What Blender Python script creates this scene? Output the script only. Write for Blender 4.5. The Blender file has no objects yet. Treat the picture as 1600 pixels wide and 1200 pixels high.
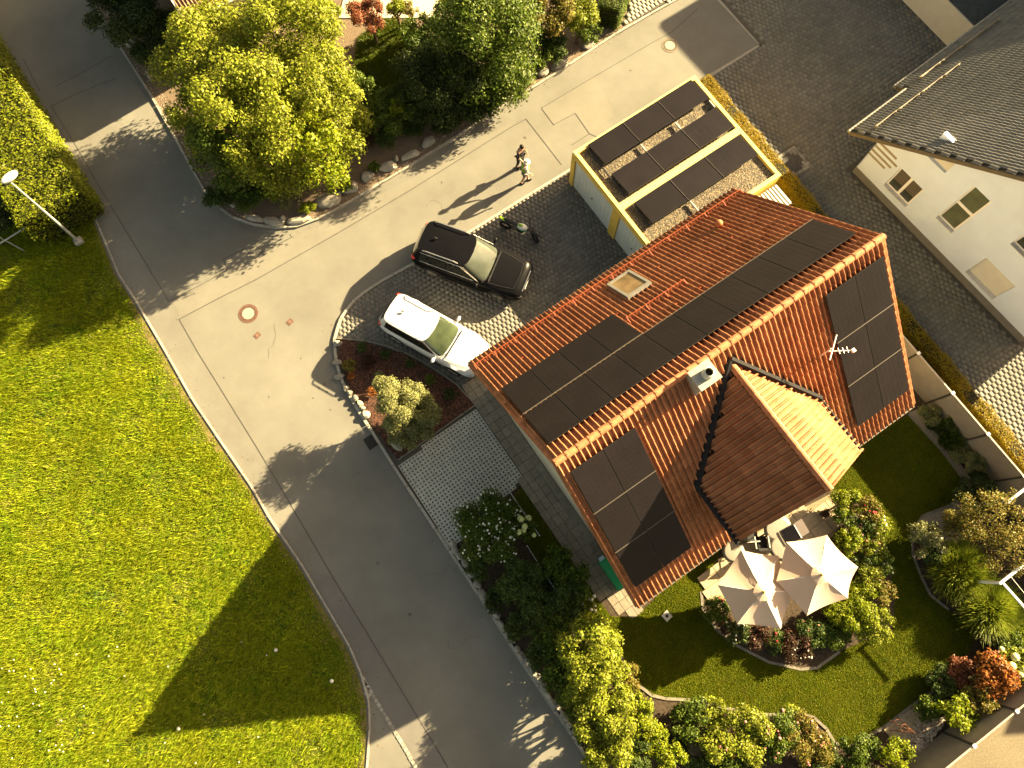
import bpy, bmesh, math, random
import numpy as np
from mathutils import Vector, Matrix
from mathutils.geometry import tessellate_polygon

# ------------------------------------------------------------------ camera, sky, sun, exposure
scn = bpy.context.scene
rad = math.radians
F, NX, NY, CH = 1109.0, 823.0, 867.0, 28.2          # focal length in pixels, point straight below the drone, its height
AZ = rad(34.6)                                      # the plot's main axis against the picture
CTR = np.array([5.889, 6.082])
d_ = np.array([(NX-800)/F, -(NY-600)/F, -1.0]); d_ /= np.linalg.norm(d_)
Z_ = -d_; Y_ = np.array([0, 1.0, 0]); Y_ = Y_ - Z_*Y_.dot(Z_); Y_ /= np.linalg.norm(Y_); X_ = np.cross(Y_, Z_)
R0 = np.array([X_, Y_, Z_])
RZ = np.array([[math.cos(-AZ), -math.sin(-AZ), 0], [math.sin(-AZ), math.cos(-AZ), 0], [0, 0, 1]])
RC = RZ @ R0                                        # camera axes in the plot's frame
cp = RZ[:2, :2] @ (-CTR)
CAM = np.array([cp[0], cp[1], CH])

def G(u, v, z=0.0):
    """point of the photograph -> place on the level z"""
    r = RC @ np.array([(u-800)/F, -(v-600)/F, -1.0])
    t = (CH-z)/-r[2]
    return Vector((CAM[0]+r[0]*t, CAM[1]+r[1]*t, z))

def GL(pts, z=0.0):
    return [G(u, v, z) for u, v in pts]

cam_d = bpy.data.cameras.new('camera'); cam = bpy.data.objects.new('camera', cam_d)
scn.collection.objects.link(cam); scn.camera = cam
cam_d.sensor_fit = 'HORIZONTAL'; cam_d.sensor_width = 36; cam_d.lens = 36*F/1600
cam_d.clip_start = 0.1; cam_d.clip_end = 1500
cam.matrix_world = Matrix([list(RC[0])+[CAM[0]], list(RC[1])+[CAM[1]], list(RC[2])+[CAM[2]], [0, 0, 0, 1]])

SUN_EL, SUN_AZ = rad(23.5), rad(-3.8)
w = bpy.data.worlds.new('World'); scn.world = w; w.use_nodes = True
nt = w.node_tree; nt.nodes.clear()
sky = nt.nodes.new('ShaderNodeTexSky'); sky.sky_type = 'NISHITA'; sky.sun_disc = False
sky.sun_elevation = SUN_EL; sky.sun_rotation = rad(90)-SUN_AZ; sky.dust_density = 3.0
tint = nt.nodes.new('ShaderNodeMix'); tint.data_type = 'RGBA'; tint.blend_type = 'MULTIPLY'; tint.inputs[0].default_value = 1
bg = nt.nodes.new('ShaderNodeBackground'); bg.inputs[1].default_value = 0.05
out = nt.nodes.new('ShaderNodeOutputWorld')
nt.links.new(sky.outputs[0], tint.inputs[6]); tint.inputs[7].default_value = (1.00, 0.76, 0.48, 1)
nt.links.new(tint.outputs[2], bg.inputs[0]); nt.links.new(bg.outputs[0], out.inputs[0])
sl = bpy.data.lights.new('sun', 'SUN'); sl.energy = 5.0; sl.angle = rad(0.5); sl.color = (0.97, 0.76, 0.41)
sun = bpy.data.objects.new('sun', sl); scn.collection.objects.link(sun)
sv = Vector((math.cos(SUN_AZ)*math.cos(SUN_EL), math.sin(SUN_AZ)*math.cos(SUN_EL), math.sin(SUN_EL)))
sun.rotation_euler = sv.to_track_quat('Z', 'Y').to_euler(); sun.location = (30, 0, 40)
scn.render.engine = 'CYCLES'
scn.view_settings.view_transform = 'Standard'; scn.view_settings.look = 'None'
scn.view_settings.exposure = 3.0; scn.view_settings.gamma = 1.0; scn.view_settings.use_curve_mapping = False

# ------------------------------------------------------------------ materials
MATS = {}
def M(name, col, rough=0.85, var=0.12, scale=6.0, rnd=0.0, bump=0.0, bscale=40.0, spec=0.3, metal=0.0, col2=None, stain=0.0, hue=None, coat=0.0, trans=0.0):
    """principled material: noise between two tones, per piece brightness and tint, broad stains, fine relief"""
    if name in MATS: return MATS[name]
    m = bpy.data.materials.new(name); m.use_nodes = True; MATS[name] = m
    t = m.node_tree; N = t.nodes; L = t.links
    b = N['Principled BSDF']
    geo = N.new('ShaderNodeNewGeometry')
    nz = N.new('ShaderNodeTexNoise'); nz.inputs['Scale'].default_value = scale; nz.inputs['Detail'].default_value = 5
    L.new(geo.outputs['Position'], nz.inputs['Vector'])
    rp = N.new('ShaderNodeMapRange'); rp.inputs[1].default_value = 0.3; rp.inputs[2].default_value = 0.7
    L.new(nz.outputs[0], rp.inputs[0])
    mx = N.new('ShaderNodeMix'); mx.data_type = 'RGBA'
    c = np.array(col)
    a = c*(1-var) if col2 is None else c
    bb = c*(1+var) if col2 is None else np.array(col2)
    mx.inputs[6].default_value = (*a, 1); mx.inputs[7].default_value = (*bb, 1)
    L.new(rp.outputs[0], mx.inputs[0])
    cur = mx.outputs[2]
    if rnd or hue:
        oi = N.new('ShaderNodeObjectInfo'); ad = N.new('ShaderNodeMath'); ad.operation = 'ADD'
        L.new(oi.outputs['Random'], ad.inputs[0]); L.new(geo.outputs['Random Per Island'], ad.inputs[1])
        fr = N.new('ShaderNodeMath'); fr.operation = 'FRACT'; L.new(ad.outputs[0], fr.inputs[0])
        if hue:
            m2 = N.new('ShaderNodeMix'); m2.data_type = 'RGBA'; m2.inputs[7].default_value = (*hue, 1)
            ml = N.new('ShaderNodeMath'); ml.operation = 'MULTIPLY'; ml.inputs[1].default_value = 7.31
            f2 = N.new('ShaderNodeMath'); f2.operation = 'FRACT'; L.new(fr.outputs[0], ml.inputs[0]); L.new(ml.outputs[0], f2.inputs[0])
            pw = N.new('ShaderNodeMath'); pw.operation = 'POWER'; pw.inputs[1].default_value = 2.5
            L.new(f2.outputs[0], pw.inputs[0]); L.new(pw.outputs[0], m2.inputs[0]); L.new(cur, m2.inputs[6]); cur = m2.outputs[2]
        mr = N.new('ShaderNodeMapRange'); mr.inputs[3].default_value = 1-rnd; mr.inputs[4].default_value = 1+rnd
        L.new(fr.outputs[0], mr.inputs[0])
        vm = N.new('ShaderNodeVectorMath'); vm.operation = 'SCALE'; L.new(cur, vm.inputs[0]); L.new(mr.outputs[0], vm.inputs['Scale'])
        cur = vm.outputs[0]
    if stain:
        n3 = N.new('ShaderNodeTexNoise'); n3.inputs['Scale'].default_value = 0.35; n3.inputs['Detail'].default_value = 7; n3.inputs['Roughness'].default_value = 0.62
        L.new(geo.outputs['Position'], n3.inputs['Vector'])
        mr = N.new('ShaderNodeMapRange'); mr.inputs[1].default_value = 0.3; mr.inputs[2].default_value = 0.7
        mr.inputs[3].default_value = 1-stain; mr.inputs[4].default_value = 1+stain*0.6
        L.new(n3.outputs[0], mr.inputs[0])
        vm = N.new('ShaderNodeVectorMath'); vm.operation = 'SCALE'; L.new(cur, vm.inputs[0]); L.new(mr.outputs[0], vm.inputs['Scale'])
        cur = vm.outputs[0]
    L.new(cur, b.inputs['Base Color'])
    b.inputs['Roughness'].default_value = rough; b.inputs['Metallic'].default_value = metal
    b.inputs['Specular IOR Level'].default_value = spec; b.inputs['Coat Weight'].default_value = coat
    b.inputs['Coat Roughness'].default_value = 0.06
    if bump:
        n2 = N.new('ShaderNodeTexNoise'); n2.inputs['Scale'].default_value = bscale; n2.inputs['Detail'].default_value = 4
        L.new(geo.outputs['Position'], n2.inputs['Vector'])
        bp = N.new('ShaderNodeBump'); bp.inputs['Strength'].default_value = bump; bp.inputs['Distance'].default_value = 0.02
        L.new(n2.outputs[0], bp.inputs['Height']); L.new(bp.outputs[0], b.inputs['Normal'])
    if trans:
        tr = N.new('ShaderNodeBsdfTranslucent'); L.new(cur, tr.inputs[0]); ms = N.new('ShaderNodeMixShader'); ms.inputs[0].default_value = trans
        L.new(b.outputs[0], ms.inputs[1]); L.new(tr.outputs[0], ms.inputs[2])
        L.new(ms.outputs[0], N['Material Output'].inputs[0])
    return m

def glass(name, col, rough=0.04):
    return M(name, col, rough, 0.05, 2.0, spec=0.7, coat=0.5)

asphalt = M('asphalt', (0.156, 0.151, 0.132), 0.9, 0.10, 45, bump=0.3, bscale=90, stain=0.2, spec=0.1)
seam_m = M('tar_seam', (0.06, 0.055, 0.05), 0.7, 0.2, 8)
concrete = M('concrete', (0.33, 0.31, 0.28), 0.9, 0.15, 8, bump=0.2, stain=0.1)
kerb_m = M('kerb_concrete', (0.29, 0.27, 0.23), 0.9, 0.18, 9, rnd=0.12, bump=0.2)
paver_m = M('paver', (0.135, 0.128, 0.112), 0.9, 0.15, 12, rnd=0.16, bump=0.2, stain=0.2)
paver2_m = M('yard_paver', (0.130, 0.126, 0.112), 0.9, 0.15, 12, rnd=0.14, bump=0.2, stain=0.2)
gridpav_m = M('grid_paver', (0.36, 0.355, 0.31), 0.9, 0.15, 9, rnd=0.05, stain=0.15)
slab_m = M('path_slab', (0.20, 0.175, 0.135), 0.9, 0.15, 9, rnd=0.13, bump=0.2, stain=0.15)
joint_m = M('joint_sand', (0.075, 0.068, 0.055), 0.95, 0.3, 20)
soil_m = M('bed_soil', (0.045, 0.032, 0.021), 1.0, 0.4, 10, bump=0.6, bscale=25)
gravelbed_m = M('bed_gravel', (0.135, 0.10, 0.068), 1.0, 0.4, 25, bump=0.7, bscale=40)
earth_m = M('dry_earth', (0.13, 0.10, 0.05), 1.0, 0.35, 5, bump=0.5, bscale=20, col2=(0.06, 0.07, 0.012))
turf_m = M('turf', (0.030, 0.040, 0.002), 1.0, 0.3, 3, bump=0.4, bscale=30, col2=(0.065, 0.062, 0.004), spec=0.05)
pebble_m = M('pebble', (0.26, 0.20, 0.165), 0.8, 0.2, 10, rnd=0.45, hue=(0.34, 0.30, 0.27))
pebble2_m = M('roof_pebble', (0.19, 0.15, 0.095), 0.85, 0.2, 10, rnd=0.6, hue=(0.07, 0.06, 0.045))
rock_m = M('limestone', (0.30, 0.28, 0.235), 0.9, 0.3, 3, rnd=0.15, bump=0.7, bscale=9, col2=(0.20, 0.185, 0.15))
mulch_m = M('bark_mulch', (0.085, 0.036, 0.022), 0.95, 0.3, 12, rnd=0.5, hue=(0.03, 0.02, 0.014))
roof_tile_m = M('clay_tile', (0.310, 0.132, 0.064), 0.8, 0.16, 4, rnd=0.11, spec=0.10, stain=0.20, hue=(0.25, 0.096, 0.045))
ridge_tile_m = M('ridge_tile', (0.36, 0.135, 0.060), 0.7, 0.25, 7, rnd=0.10)
grey_tile_m = M('grey_tile', (0.150, 0.145, 0.132), 0.75, 0.12, 5, rnd=0.10, stain=0.1)
brown_tile_m = M('brown_tile', (0.20, 0.12, 0.07), 0.7, 0.2, 5, rnd=0.15)
deck_m = M('roof_deck', (0.05, 0.03, 0.02), 0.95)
lead_m = M('lead_flashing', (0.014, 0.014, 0.016), 0.7, 0.25, 8, spec=0.1)
zinc_m = M('zinc', (0.27, 0.265, 0.24), 0.45, 0.15, 4, metal=0.5)
steel_m = M('galvanised_steel', (0.36, 0.37, 0.36), 0.5, 0.15, 5, metal=0.4)
dark_metal = M('dark_metal', (0.03, 0.03, 0.032), 0.45, 0.1, 5, metal=0.3)
wall_m = M('house_render', (0.50, 0.45, 0.35), 0.92, 0.05, 3, bump=0.1, bscale=80)
white_wall = M('white_render', (0.60, 0.68, 0.80), 0.92, 0.04, 1.5, bump=0.1, bscale=80, stain=0.04)
plinth_m = M('grey_plinth', (0.16, 0.155, 0.14), 0.9, 0.1, 3)
taupe_m = M('taupe_paint', (0.27, 0.23, 0.16), 0.9, 0.05, 3)
frame_white = M('white_frame', (0.78, 0.76, 0.70), 0.5, 0.04, 3)
shutter_m = M('shutter', (0.66, 0.63, 0.54), 0.6, 0.04, 3)
yellow_m = M('yellow_paint', (0.62, 0.43, 0.085), 0.8, 0.07, 3, stain=0.06)
coping_m = M('yellow_coping', (0.56, 0.47, 0.16), 0.7, 0.07, 4, stain=0.08)
door_m = M('garage_door', (0.52, 0.56, 0.54), 0.6, 0.04, 3)
panel_m = M('solar_cells', (0.0095, 0.0075, 0.0085), 0.42, 0.15, 1.2, spec=0.14, rnd=0.12)
panel_edge = M('panel_frame', (0.012, 0.012, 0.012), 0.5)
cellline_m = M('cell_line', (0.020, 0.017, 0.017), 0.5, spec=0.1)
snow_m = M('red_snow_guard', (0.36, 0.075, 0.03), 0.5, 0.1, 4)
fence_m = M('fence_board', (0.24, 0.205, 0.165), 0.7, 0.08, 3, rnd=0.03, stain=0.06)
post_m = M('fence_post', (0.045, 0.04, 0.035), 0.6)
bark_m = M('bark', (0.09, 0.065, 0.04), 0.95, 0.3, 12)
canopy_m = M('parasol_cloth', (0.52, 0.405, 0.325), 0.9, 0.03, 2, bump=0.12, bscale=6, trans=0.18)
blackpaint = M('black_car_paint', (0.0045, 0.0045, 0.0055), 0.32, 0.04, 2, coat=0.06, spec=0.05)
whitepaint = M('white_car_paint', (0.52, 0.53, 0.55), 0.25, 0.01, 2, coat=0.6, spec=0.5)
tyre_m = M('tyre', (0.018, 0.018, 0.018), 0.85)
rim_m = M('alloy', (0.35, 0.33, 0.30), 0.3, 0.05, 3, metal=0.8)
glass_d = glass('dark_glass', (0.012, 0.014, 0.012))
glass_g = M('green_glass', (0.018, 0.026, 0.016), 0.10, 0.5, 1.6, spec=0.6, coat=0.4, col2=(0.05, 0.065, 0.035))
glass_w = glass('window_glass', (0.045, 0.05, 0.035), 0.08)
chrome_m = M('chrome', (0.62, 0.60, 0.56), 0.18, 0.02, 3, metal=0.9)
redlamp_m = M('red_lens', (0.45, 0.02, 0.015), 0.2, 0.02, 3, coat=0.5)
clearlamp_m = M('clear_lens', (0.55, 0.55, 0.53), 0.15, 0.02, 3, coat=0.5)
blackplastic = M('black_plastic', (0.02, 0.02, 0.02), 0.6)
whiteplastic = M('white_plastic', (0.72, 0.71, 0.68), 0.4, 0.03, 3)
greenplastic = M('green_plastic', (0.02, 0.26, 0.09), 0.5, 0.08, 4)
terracotta = M('terracotta', (0.40, 0.14, 0.06), 0.8, 0.15, 6)
iron_m = M('rusty_iron', (0.17, 0.065, 0.035), 0.8, 0.25, 12)
castiron_m = M('cast_iron', (0.05, 0.045, 0.04), 0.7, 0.2, 10)
cover_m = M('cover_concrete', (0.27, 0.25, 0.20), 0.9, 0.12, 10)
skin_m = M('skin', (0.42, 0.24, 0.16), 0.6, 0.05, 5)
hair_m = M('dark_hair', (0.02, 0.014, 0.01), 0.7)
cloth_black = M('black_cloth', (0.018, 0.018, 0.02), 0.9, 0.15, 12)
cloth_white = M('white_cloth', (0.62, 0.58, 0.50), 0.9, 0.08, 8)
cloth_green = M('green_cloth', (0.22, 0.38, 0.02), 0.85, 0.1, 9)
cloth_grey = M('grey_cloth', (0.13, 0.13, 0.13), 0.9, 0.1, 9)
straw_m = M('stone_grey_cloth', (0.22, 0.20, 0.20), 0.8, 0.05, 5)
table_m = M('table_top', (0.20, 0.185, 0.16), 0.7, 0.05, 4)

def leafmat(name, c, hue, rnd=0.40, tr=0.32, spec=0.16, stain=0.0, col2=None, scale=1.3):
    return M(name, c, 0.5, 0.15, scale, col2=col2, rnd=rnd, hue=hue, spec=spec, trans=tr, stain=stain)
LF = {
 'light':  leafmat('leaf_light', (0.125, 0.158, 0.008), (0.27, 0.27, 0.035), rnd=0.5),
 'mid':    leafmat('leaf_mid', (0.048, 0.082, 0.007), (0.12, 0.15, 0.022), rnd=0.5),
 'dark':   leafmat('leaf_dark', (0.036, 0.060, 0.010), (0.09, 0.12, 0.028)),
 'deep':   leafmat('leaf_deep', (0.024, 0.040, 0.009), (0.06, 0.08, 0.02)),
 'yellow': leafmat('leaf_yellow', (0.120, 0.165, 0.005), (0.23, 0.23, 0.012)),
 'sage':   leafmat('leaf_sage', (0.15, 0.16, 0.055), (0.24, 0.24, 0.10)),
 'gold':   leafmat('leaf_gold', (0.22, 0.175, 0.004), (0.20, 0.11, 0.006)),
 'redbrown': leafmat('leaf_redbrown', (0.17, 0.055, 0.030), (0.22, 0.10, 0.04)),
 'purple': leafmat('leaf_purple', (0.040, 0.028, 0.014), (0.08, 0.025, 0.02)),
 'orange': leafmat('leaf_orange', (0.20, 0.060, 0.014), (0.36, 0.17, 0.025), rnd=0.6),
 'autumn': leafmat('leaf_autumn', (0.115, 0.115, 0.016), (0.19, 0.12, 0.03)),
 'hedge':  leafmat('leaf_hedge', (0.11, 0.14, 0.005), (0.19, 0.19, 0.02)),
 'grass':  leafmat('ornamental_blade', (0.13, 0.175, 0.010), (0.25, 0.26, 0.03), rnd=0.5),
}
FL = {
 'white': M('petal_white', (0.66, 0.64, 0.56), 0.7, 0.05, 4, rnd=0.1),
 'cream': M('petal_cream', (0.50, 0.52, 0.22), 0.8, 0.1, 20, rnd=0.12),
 'pink':  M('petal_pink', (0.52, 0.15, 0.17), 0.7, 0.1, 4, rnd=0.2, hue=(0.6, 0.35, 0.25)),
 'red':   M('petal_red', (0.45, 0.02, 0.04), 0.7, 0.1, 4, rnd=0.2),
}
meadow_m = leafmat('meadow_blade', (0.200, 0.245, 0.0050), (0.33, 0.345, 0.025), rnd=0.42, tr=0.38, spec=0.05, stain=0.22, col2=(0.085, 0.160, 0.0038), scale=0.7)
lawn_m = leafmat('lawn_blade', (0.066, 0.098, 0.0025), (0.13, 0.13, 0.006), rnd=0.4, tr=0.3, spec=0.05, stain=0.28)

# ------------------------------------------------------------------ object helpers
COL = scn.collection
def link(o, parent=None):
    COL.objects.link(o)
    if parent is not None: o.parent = parent
    return o
def tag(o, label=None, cat=None, group=None, kind=None):
    if label: o['label'] = label
    if cat: o['category'] = cat
    if group: o['group'] = group
    if kind: o['kind'] = kind
    return o
def thing(name, label, cat, loc=(0, 0, 0), rz=0.0, group=None):
    o = bpy.data.objects.new(name, None); o.location = loc; o.rotation_euler = (0, 0, rz); o.empty_display_size = 0.3
    link(o); return tag(o, label, cat, group)

class MB:
    def __init__(s): s.v = []; s.f = []; s.m = []; s.mats = []; s.sm = []
    def mi(s, mat):
        if mat is None: return 0
        if mat not in s.mats: s.mats.append(mat)
        return s.mats.index(mat)
    def add(s, vs, fs, mat=None, smooth=False):
        b = len(s.v); s.v += [tuple(p) for p in vs]; k = s.mi(mat)
        for f in fs: s.f.append([b+i for i in f]); s.m.append(k); s.sm.append(smooth)
        return s
    def box(s, c, d, mat=None, R=None, bottom=True):
        x, y, z = d[0]/2, d[1]/2, d[2]/2
        vs = [Vector(p) for p in ((-x,-y,-z),(x,-y,-z),(x,y,-z),(-x,y,-z),(-x,-y,z),(x,-y,z),(x,y,z),(-x,y,z))]
        if R is not None: vs = [R @ p for p in vs]
        c = Vector(c); fs = [(4,5,6,7),(0,1,5,4),(1,2,6,5),(2,3,7,6),(3,0,4,7)]
        if bottom: fs.append((3,2,1,0))
        return s.add([p+c for p in vs], fs, mat)
    def cyl(s, p0, p1, r0, r1=None, n=10, mat=None, caps=True, smooth=True):
        r1 = r0 if r1 is None else r1
        p0, p1 = Vector(p0), Vector(p1); a = (p1-p0).normalized()
        t = a.orthogonal().normalized(); u = a.cross(t)
        vs = []
        for p, r in ((p0, r0), (p1, r1)):
            for i in range(n):
                q = 2*math.pi*i/n; vs.append(p+(t*math.cos(q)+u*math.sin(q))*r)
        fs = [(i, (i+1) % n, n+(i+1) % n, n+i) for i in range(n)]
        s.add(vs, fs, mat, smooth)
        if caps: s.add(vs, [tuple(range(n-1, -1, -1)), tuple(range(n, 2*n))], mat)
        return s
    def tube(s, pts, r, n=8, mat=None):
        for a, b in zip(pts[:-1], pts[1:]): s.cyl(a, b, r, r, n, mat)
        return s
    def torus(s, c, axis, R, r, n=24, k=8, mat=None):
        a = Vector(axis).normalized(); t = a.orthogonal().normalized(); u = a.cross(t); c = Vector(c); vs = []
        for i in range(n):
            q = 2*math.pi*i/n; e = t*math.cos(q)+u*math.sin(q)
            for j in range(k):
                h = 2*math.pi*j/k; vs.append(c+e*(R+r*math.cos(h))+a*(r*math.sin(h)))
        fs = [(i*k+j, ((i+1) % n)*k+j, ((i+1) % n)*k+(j+1) % k, i*k+(j+1) % k) for i in range(n) for j in range(k)]
        return s.add(vs, fs, mat, True)
    def ell(s, c, r, n=12, k=8, mat=None, R=None):
        c = Vector(c); vs = []; fs = []
        for j in range(k+1):
            ph = math.pi*j/k
            for i in range(n):
                q = 2*math.pi*i/n; p = Vector((r[0]*math.sin(ph)*math.cos(q), r[1]*math.sin(ph)*math.sin(q), r[2]*math.cos(ph)))
                vs.append(c+(R @ p if R is not None else p))
        for j in range(k):
            for i in range(n):
                fs.append((j*n+i, (j+1)*n+i, (j+1)*n+(i+1) % n, j*n+(i+1) % n))
        return s.add(vs, fs, mat, True)
    def prism(s, pts, z0, z1, mat=None, bottom=False):
        pts = [Vector((p[0], p[1])) for p in pts]
        ar = sum(a.x*b.y-b.x*a.y for a, b in zip(pts, pts[1:]+pts[:1]))
        if ar < 0: pts = pts[::-1]
        n = len(pts); vs = [(p.x, p.y, z0) for p in pts]+[(p.x, p.y, z1) for p in pts]
        tri = tessellate_polygon([[Vector((p.x, p.y, 0)) for p in pts]])
        fs = []
        for t in tri:
            a, b, c = [pts[i] for i in t]
            ccw = (b-a).cross(c-a) > 0
            t2 = t if ccw else t[::-1]
            fs.append(tuple(n+i for i in t2))
            if bottom: fs.append(tuple(t2[::-1]))
        if z1 > z0: fs += [(i, (i+1) % n, n+(i+1) % n, n+i) for i in range(n)]
        return s.add(vs, fs, mat)
    def build(s, name, mat=None, parent=None, loc=None, rz=None):
        me = bpy.data.meshes.new(name); me.from_pydata(s.v, [], s.f)
        ms = s.mats if s.mats else [mat]
        if mat is not None and s.mats and mat not in s.mats: pass
        for m in (s.mats or [mat]): me.materials.append(m)
        if len(s.mats) > 1: me.polygons.foreach_set('material_index', s.m)
        me.polygons.foreach_set('use_smooth', s.sm)
        me.update()
        o = bpy.data.objects.new(name, me)
        if loc is not None: o.location = loc
        if rz is not None: o.rotation_euler = (0, 0, rz)
        return link(o, parent)

def npmesh(name, V, Fc, mat, parent=None, smooth=False):
    """V (n,3), Fc (m,k) -> one mesh object"""
    V = np.asarray(V, np.float32); Fc = np.asarray(Fc, np.int32); k = Fc.shape[1]
    me = bpy.data.meshes.new(name)
    me.vertices.add(len(V)); me.vertices.foreach_set('co', V.ravel())
    me.loops.add(Fc.size); me.loops.foreach_set('vertex_index', Fc.ravel())
    me.polygons.add(len(Fc)); me.polygons.foreach_set('loop_start', np.arange(0, Fc.size, k, dtype=np.int32))
    me.materials.append(mat); me.update(calc_edges=True)
    o = bpy.data.objects.new(name, me)
    return link(o, parent)

def struct(name, mb, mat=None, parent=None):
    o = mb.build(name, mat, parent)
    if parent is None: o['kind'] = 'structure'
    return o

def inpoly(P, poly):
    P = np.asarray(P); q = np.array([(p[0], p[1]) for p in poly]); x, y = P[:, 0], P[:, 1]
    c = np.zeros(len(P), bool); n = len(q)
    for i in range(n):
        x0, y0 = q[i]; x1, y1 = q[i-1]
        k = ((y0 > y) != (y1 > y)) & (x < (x1-x0)*(y-y0)/((y1-y0) if y1 != y0 else 1e-9)+x0)
        c ^= k
    return c

def scatter(poly, n, seed, holes=()):
    rs = np.random.RandomState(seed); q = np.array([(p[0], p[1]) for p in poly])
    lo, hi = q.min(0), q.max(0); P = lo+(hi-lo)*rs.rand(n, 2)
    k = inpoly(P, poly)
    for h in holes: k &= ~inpoly(P, h)
    return P[k]
def area_n(poly, per_m2):
    q = np.array([(p[0], p[1]) for p in poly]); lo, hi = q.min(0), q.max(0); return int((hi-lo).prod()*per_m2)

# ------------------------------------------------------------------ foliage
def leaves_at(P, D, size, seed, up=0.35, rnd=0.9, asp=0.55):
    """little folded leaf quads at points P facing roughly D"""
    rs = np.random.RandomState(seed); n = len(P)
    Nn = D+rs.randn(n, 3)*rnd*0.6; Nn[:, 2] += up; Nn /= np.linalg.norm(Nn, axis=1)[:, None]+1e-9
    A = np.cross(Nn, rs.randn(n, 3)); A /= np.linalg.norm(A, axis=1)[:, None]+1e-9
    B = np.cross(Nn, A); s = (size*(0.6+0.8*rs.rand(n)))[:, None]
    V = np.stack([P-A*s*0.5, P-B*s*asp*0.5-Nn*s*0.08, P+A*s*0.5-Nn*s*0.1, P+B*s*asp*0.5-Nn*s*0.08], 1)
    V = V.reshape(-1, 3); Fc = np.arange(4*n).reshape(n, 4)
    return V, Fc
def blob_points(blobs, n, seed, shell=0.45):
    rs = np.random.RandomState(seed); B = np.array(blobs, float)
    wgt = (B[:, 3]*B[:, 4])**1.0; wgt /= wgt.sum(); idx = rs.choice(len(B), n, p=wgt)
    D = rs.randn(n, 3); D /= np.linalg.norm(D, axis=1)[:, None]
    low = D[:, 2] < -0.3; D[low, 2] *= -1
    r = rs.rand(n)**shell
    P = B[idx, :3]+D*B[idx, 3:6]*r[:, None]
    return P, D
def crown_blobs(c, rx, ry, rz, k, seed, lobe=0.36):
    rs = np.random.RandomState(seed); bl = [(c[0], c[1], c[2]-rz*0.1, rx*0.50, ry*0.50, rz*0.55)]
    k = int(k*1.5)
    for i in range(k):
        q = 2*math.pi*(i+rs.rand()*0.8)/k*2.4; e = rs.rand()**0.75
        zz = 1-e*1.0; h = math.sqrt(max(0, 1-zz*zz))
        f = 0.55+0.33*rs.rand()
        r = lobe*(0.55+0.60*rs.rand()**1.3)
        bl.append((c[0]+rx*f*h*math.cos(q), c[1]+ry*f*h*math.sin(q), c[2]+rz*(zz*0.62), rx*r, ry*r, rz*r*1.1))
    return bl

plant_n = [0]
def plant(u, v, h, r, kind, label, cat='bush', name='garden_bush', leaf=0.10, dens=1.0, lobes=9, group=None, asp=1.0,
          flowers=None, nfl=0, flr=0.06, trunk=True, base=0.06, rz=None, up=0.35, lobe=0.36, big=None, lowz=0.12, skirt=False):
    """a bush or tree with its crown centre seen at pixel u,v, height h and radius r in metres"""
    plant_n[0] += 1; sd = 1000+plant_n[0]*17; r = r*(1.0 if name == 'garden_tree' else 1.08); dens = dens*1.15
    zc = h*0.62
    p = G(u, v, zc); t = thing(name, label, cat, (p.x, p.y, base), 0, group)
    rzz = h*0.40 if rz is None else rz
    cc = (0, 0, max(zc-base, rzz*0.9))
    bl = crown_blobs(cc, r, r*asp, rzz, lobes, sd, lobe)
    if skirt:
        rk_ = np.random.RandomState(sd+3)
        for i in range(9):
            q = 6.283*(i+rk_.rand()*0.6)/9; f_ = 0.45+0.30*rk_.rand(); bl.append((r*f_*math.cos(q), r*asp*f_*math.sin(q), cc[2]-rzz*(0.45+0.35*rk_.rand()), r*0.36, r*asp*0.36, rzz*0.36))
        bl.append((0, 0, cc[2]-rzz*0.5, r*0.6, r*asp*0.6, rzz*0.45))
    n = int(dens*2.6*4*math.pi*r*r*0.75/(leaf*leaf*0.5)); n = max(150, min(int(n*(1.25 if skirt else 1)), 42000))
    P, D = blob_points(bl, n, sd, 0.42); P = P+np.random.RandomState(sd+9).randn(len(P), 3)*leaf*0.5; k = P[:, 2] > lowz; P, D = P[k], D[k]
    V, Fc = leaves_at(P, D, leaf, sd+1, up)
    npmesh('foliage', V, Fc, LF[kind], t)['kind'] = 'stuff'
    rs = random.Random(sd)
    if trunk:
        tb = MB(); top = Vector((0, 0, cc[2]*0.85)); w0 = 0.03+0.022*h
        tb.cyl((0, 0, -base), top, w0, w0*0.5, 8)
        for i in range(5):
            q = 6.28*i/5+rs.random(); e = Vector((math.cos(q)*r*0.6, math.sin(q)*r*0.6, cc[2]+rzz*0.35*rs.random()))
            tb.cyl((0, 0, cc[2]*(0.3+0.1*i)), e, w0*0.45, w0*0.15, 6)
        tb.build('trunk', bark_m, t)
    if flowers:
        rs2 = np.random.RandomState(sd+5); sh, Dd = blob_points(bl, nfl*3, sd+6, 0.05)
        ok = (Dd[:, 2] > 0.1); sh = sh[ok][:(nfl if flr > 0.09 or flowers == 'white' else int(nfl*0.55))]
        if flr < 0.10:
            fb = MB()
            for q in sh: fb.ell(q, (flr*(0.7+0.6*rs2.rand()),)*2+(flr*0.6,), 6, 3, FL[flowers])
            fb.build('blossoms', None, t)['kind'] = 'stuff'
        else:
            for q in sh:
                fb = MB(); rr = flr*(0.75+0.5*rs2.rand()); fb.ell((0, 0, 0), (rr, rr, rr*0.8), 9, 6, FL[flowers])
                fb.build('flower_head', None, t, loc=tuple(q+np.array([0, 0, rr*0.6])))
    return t

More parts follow.
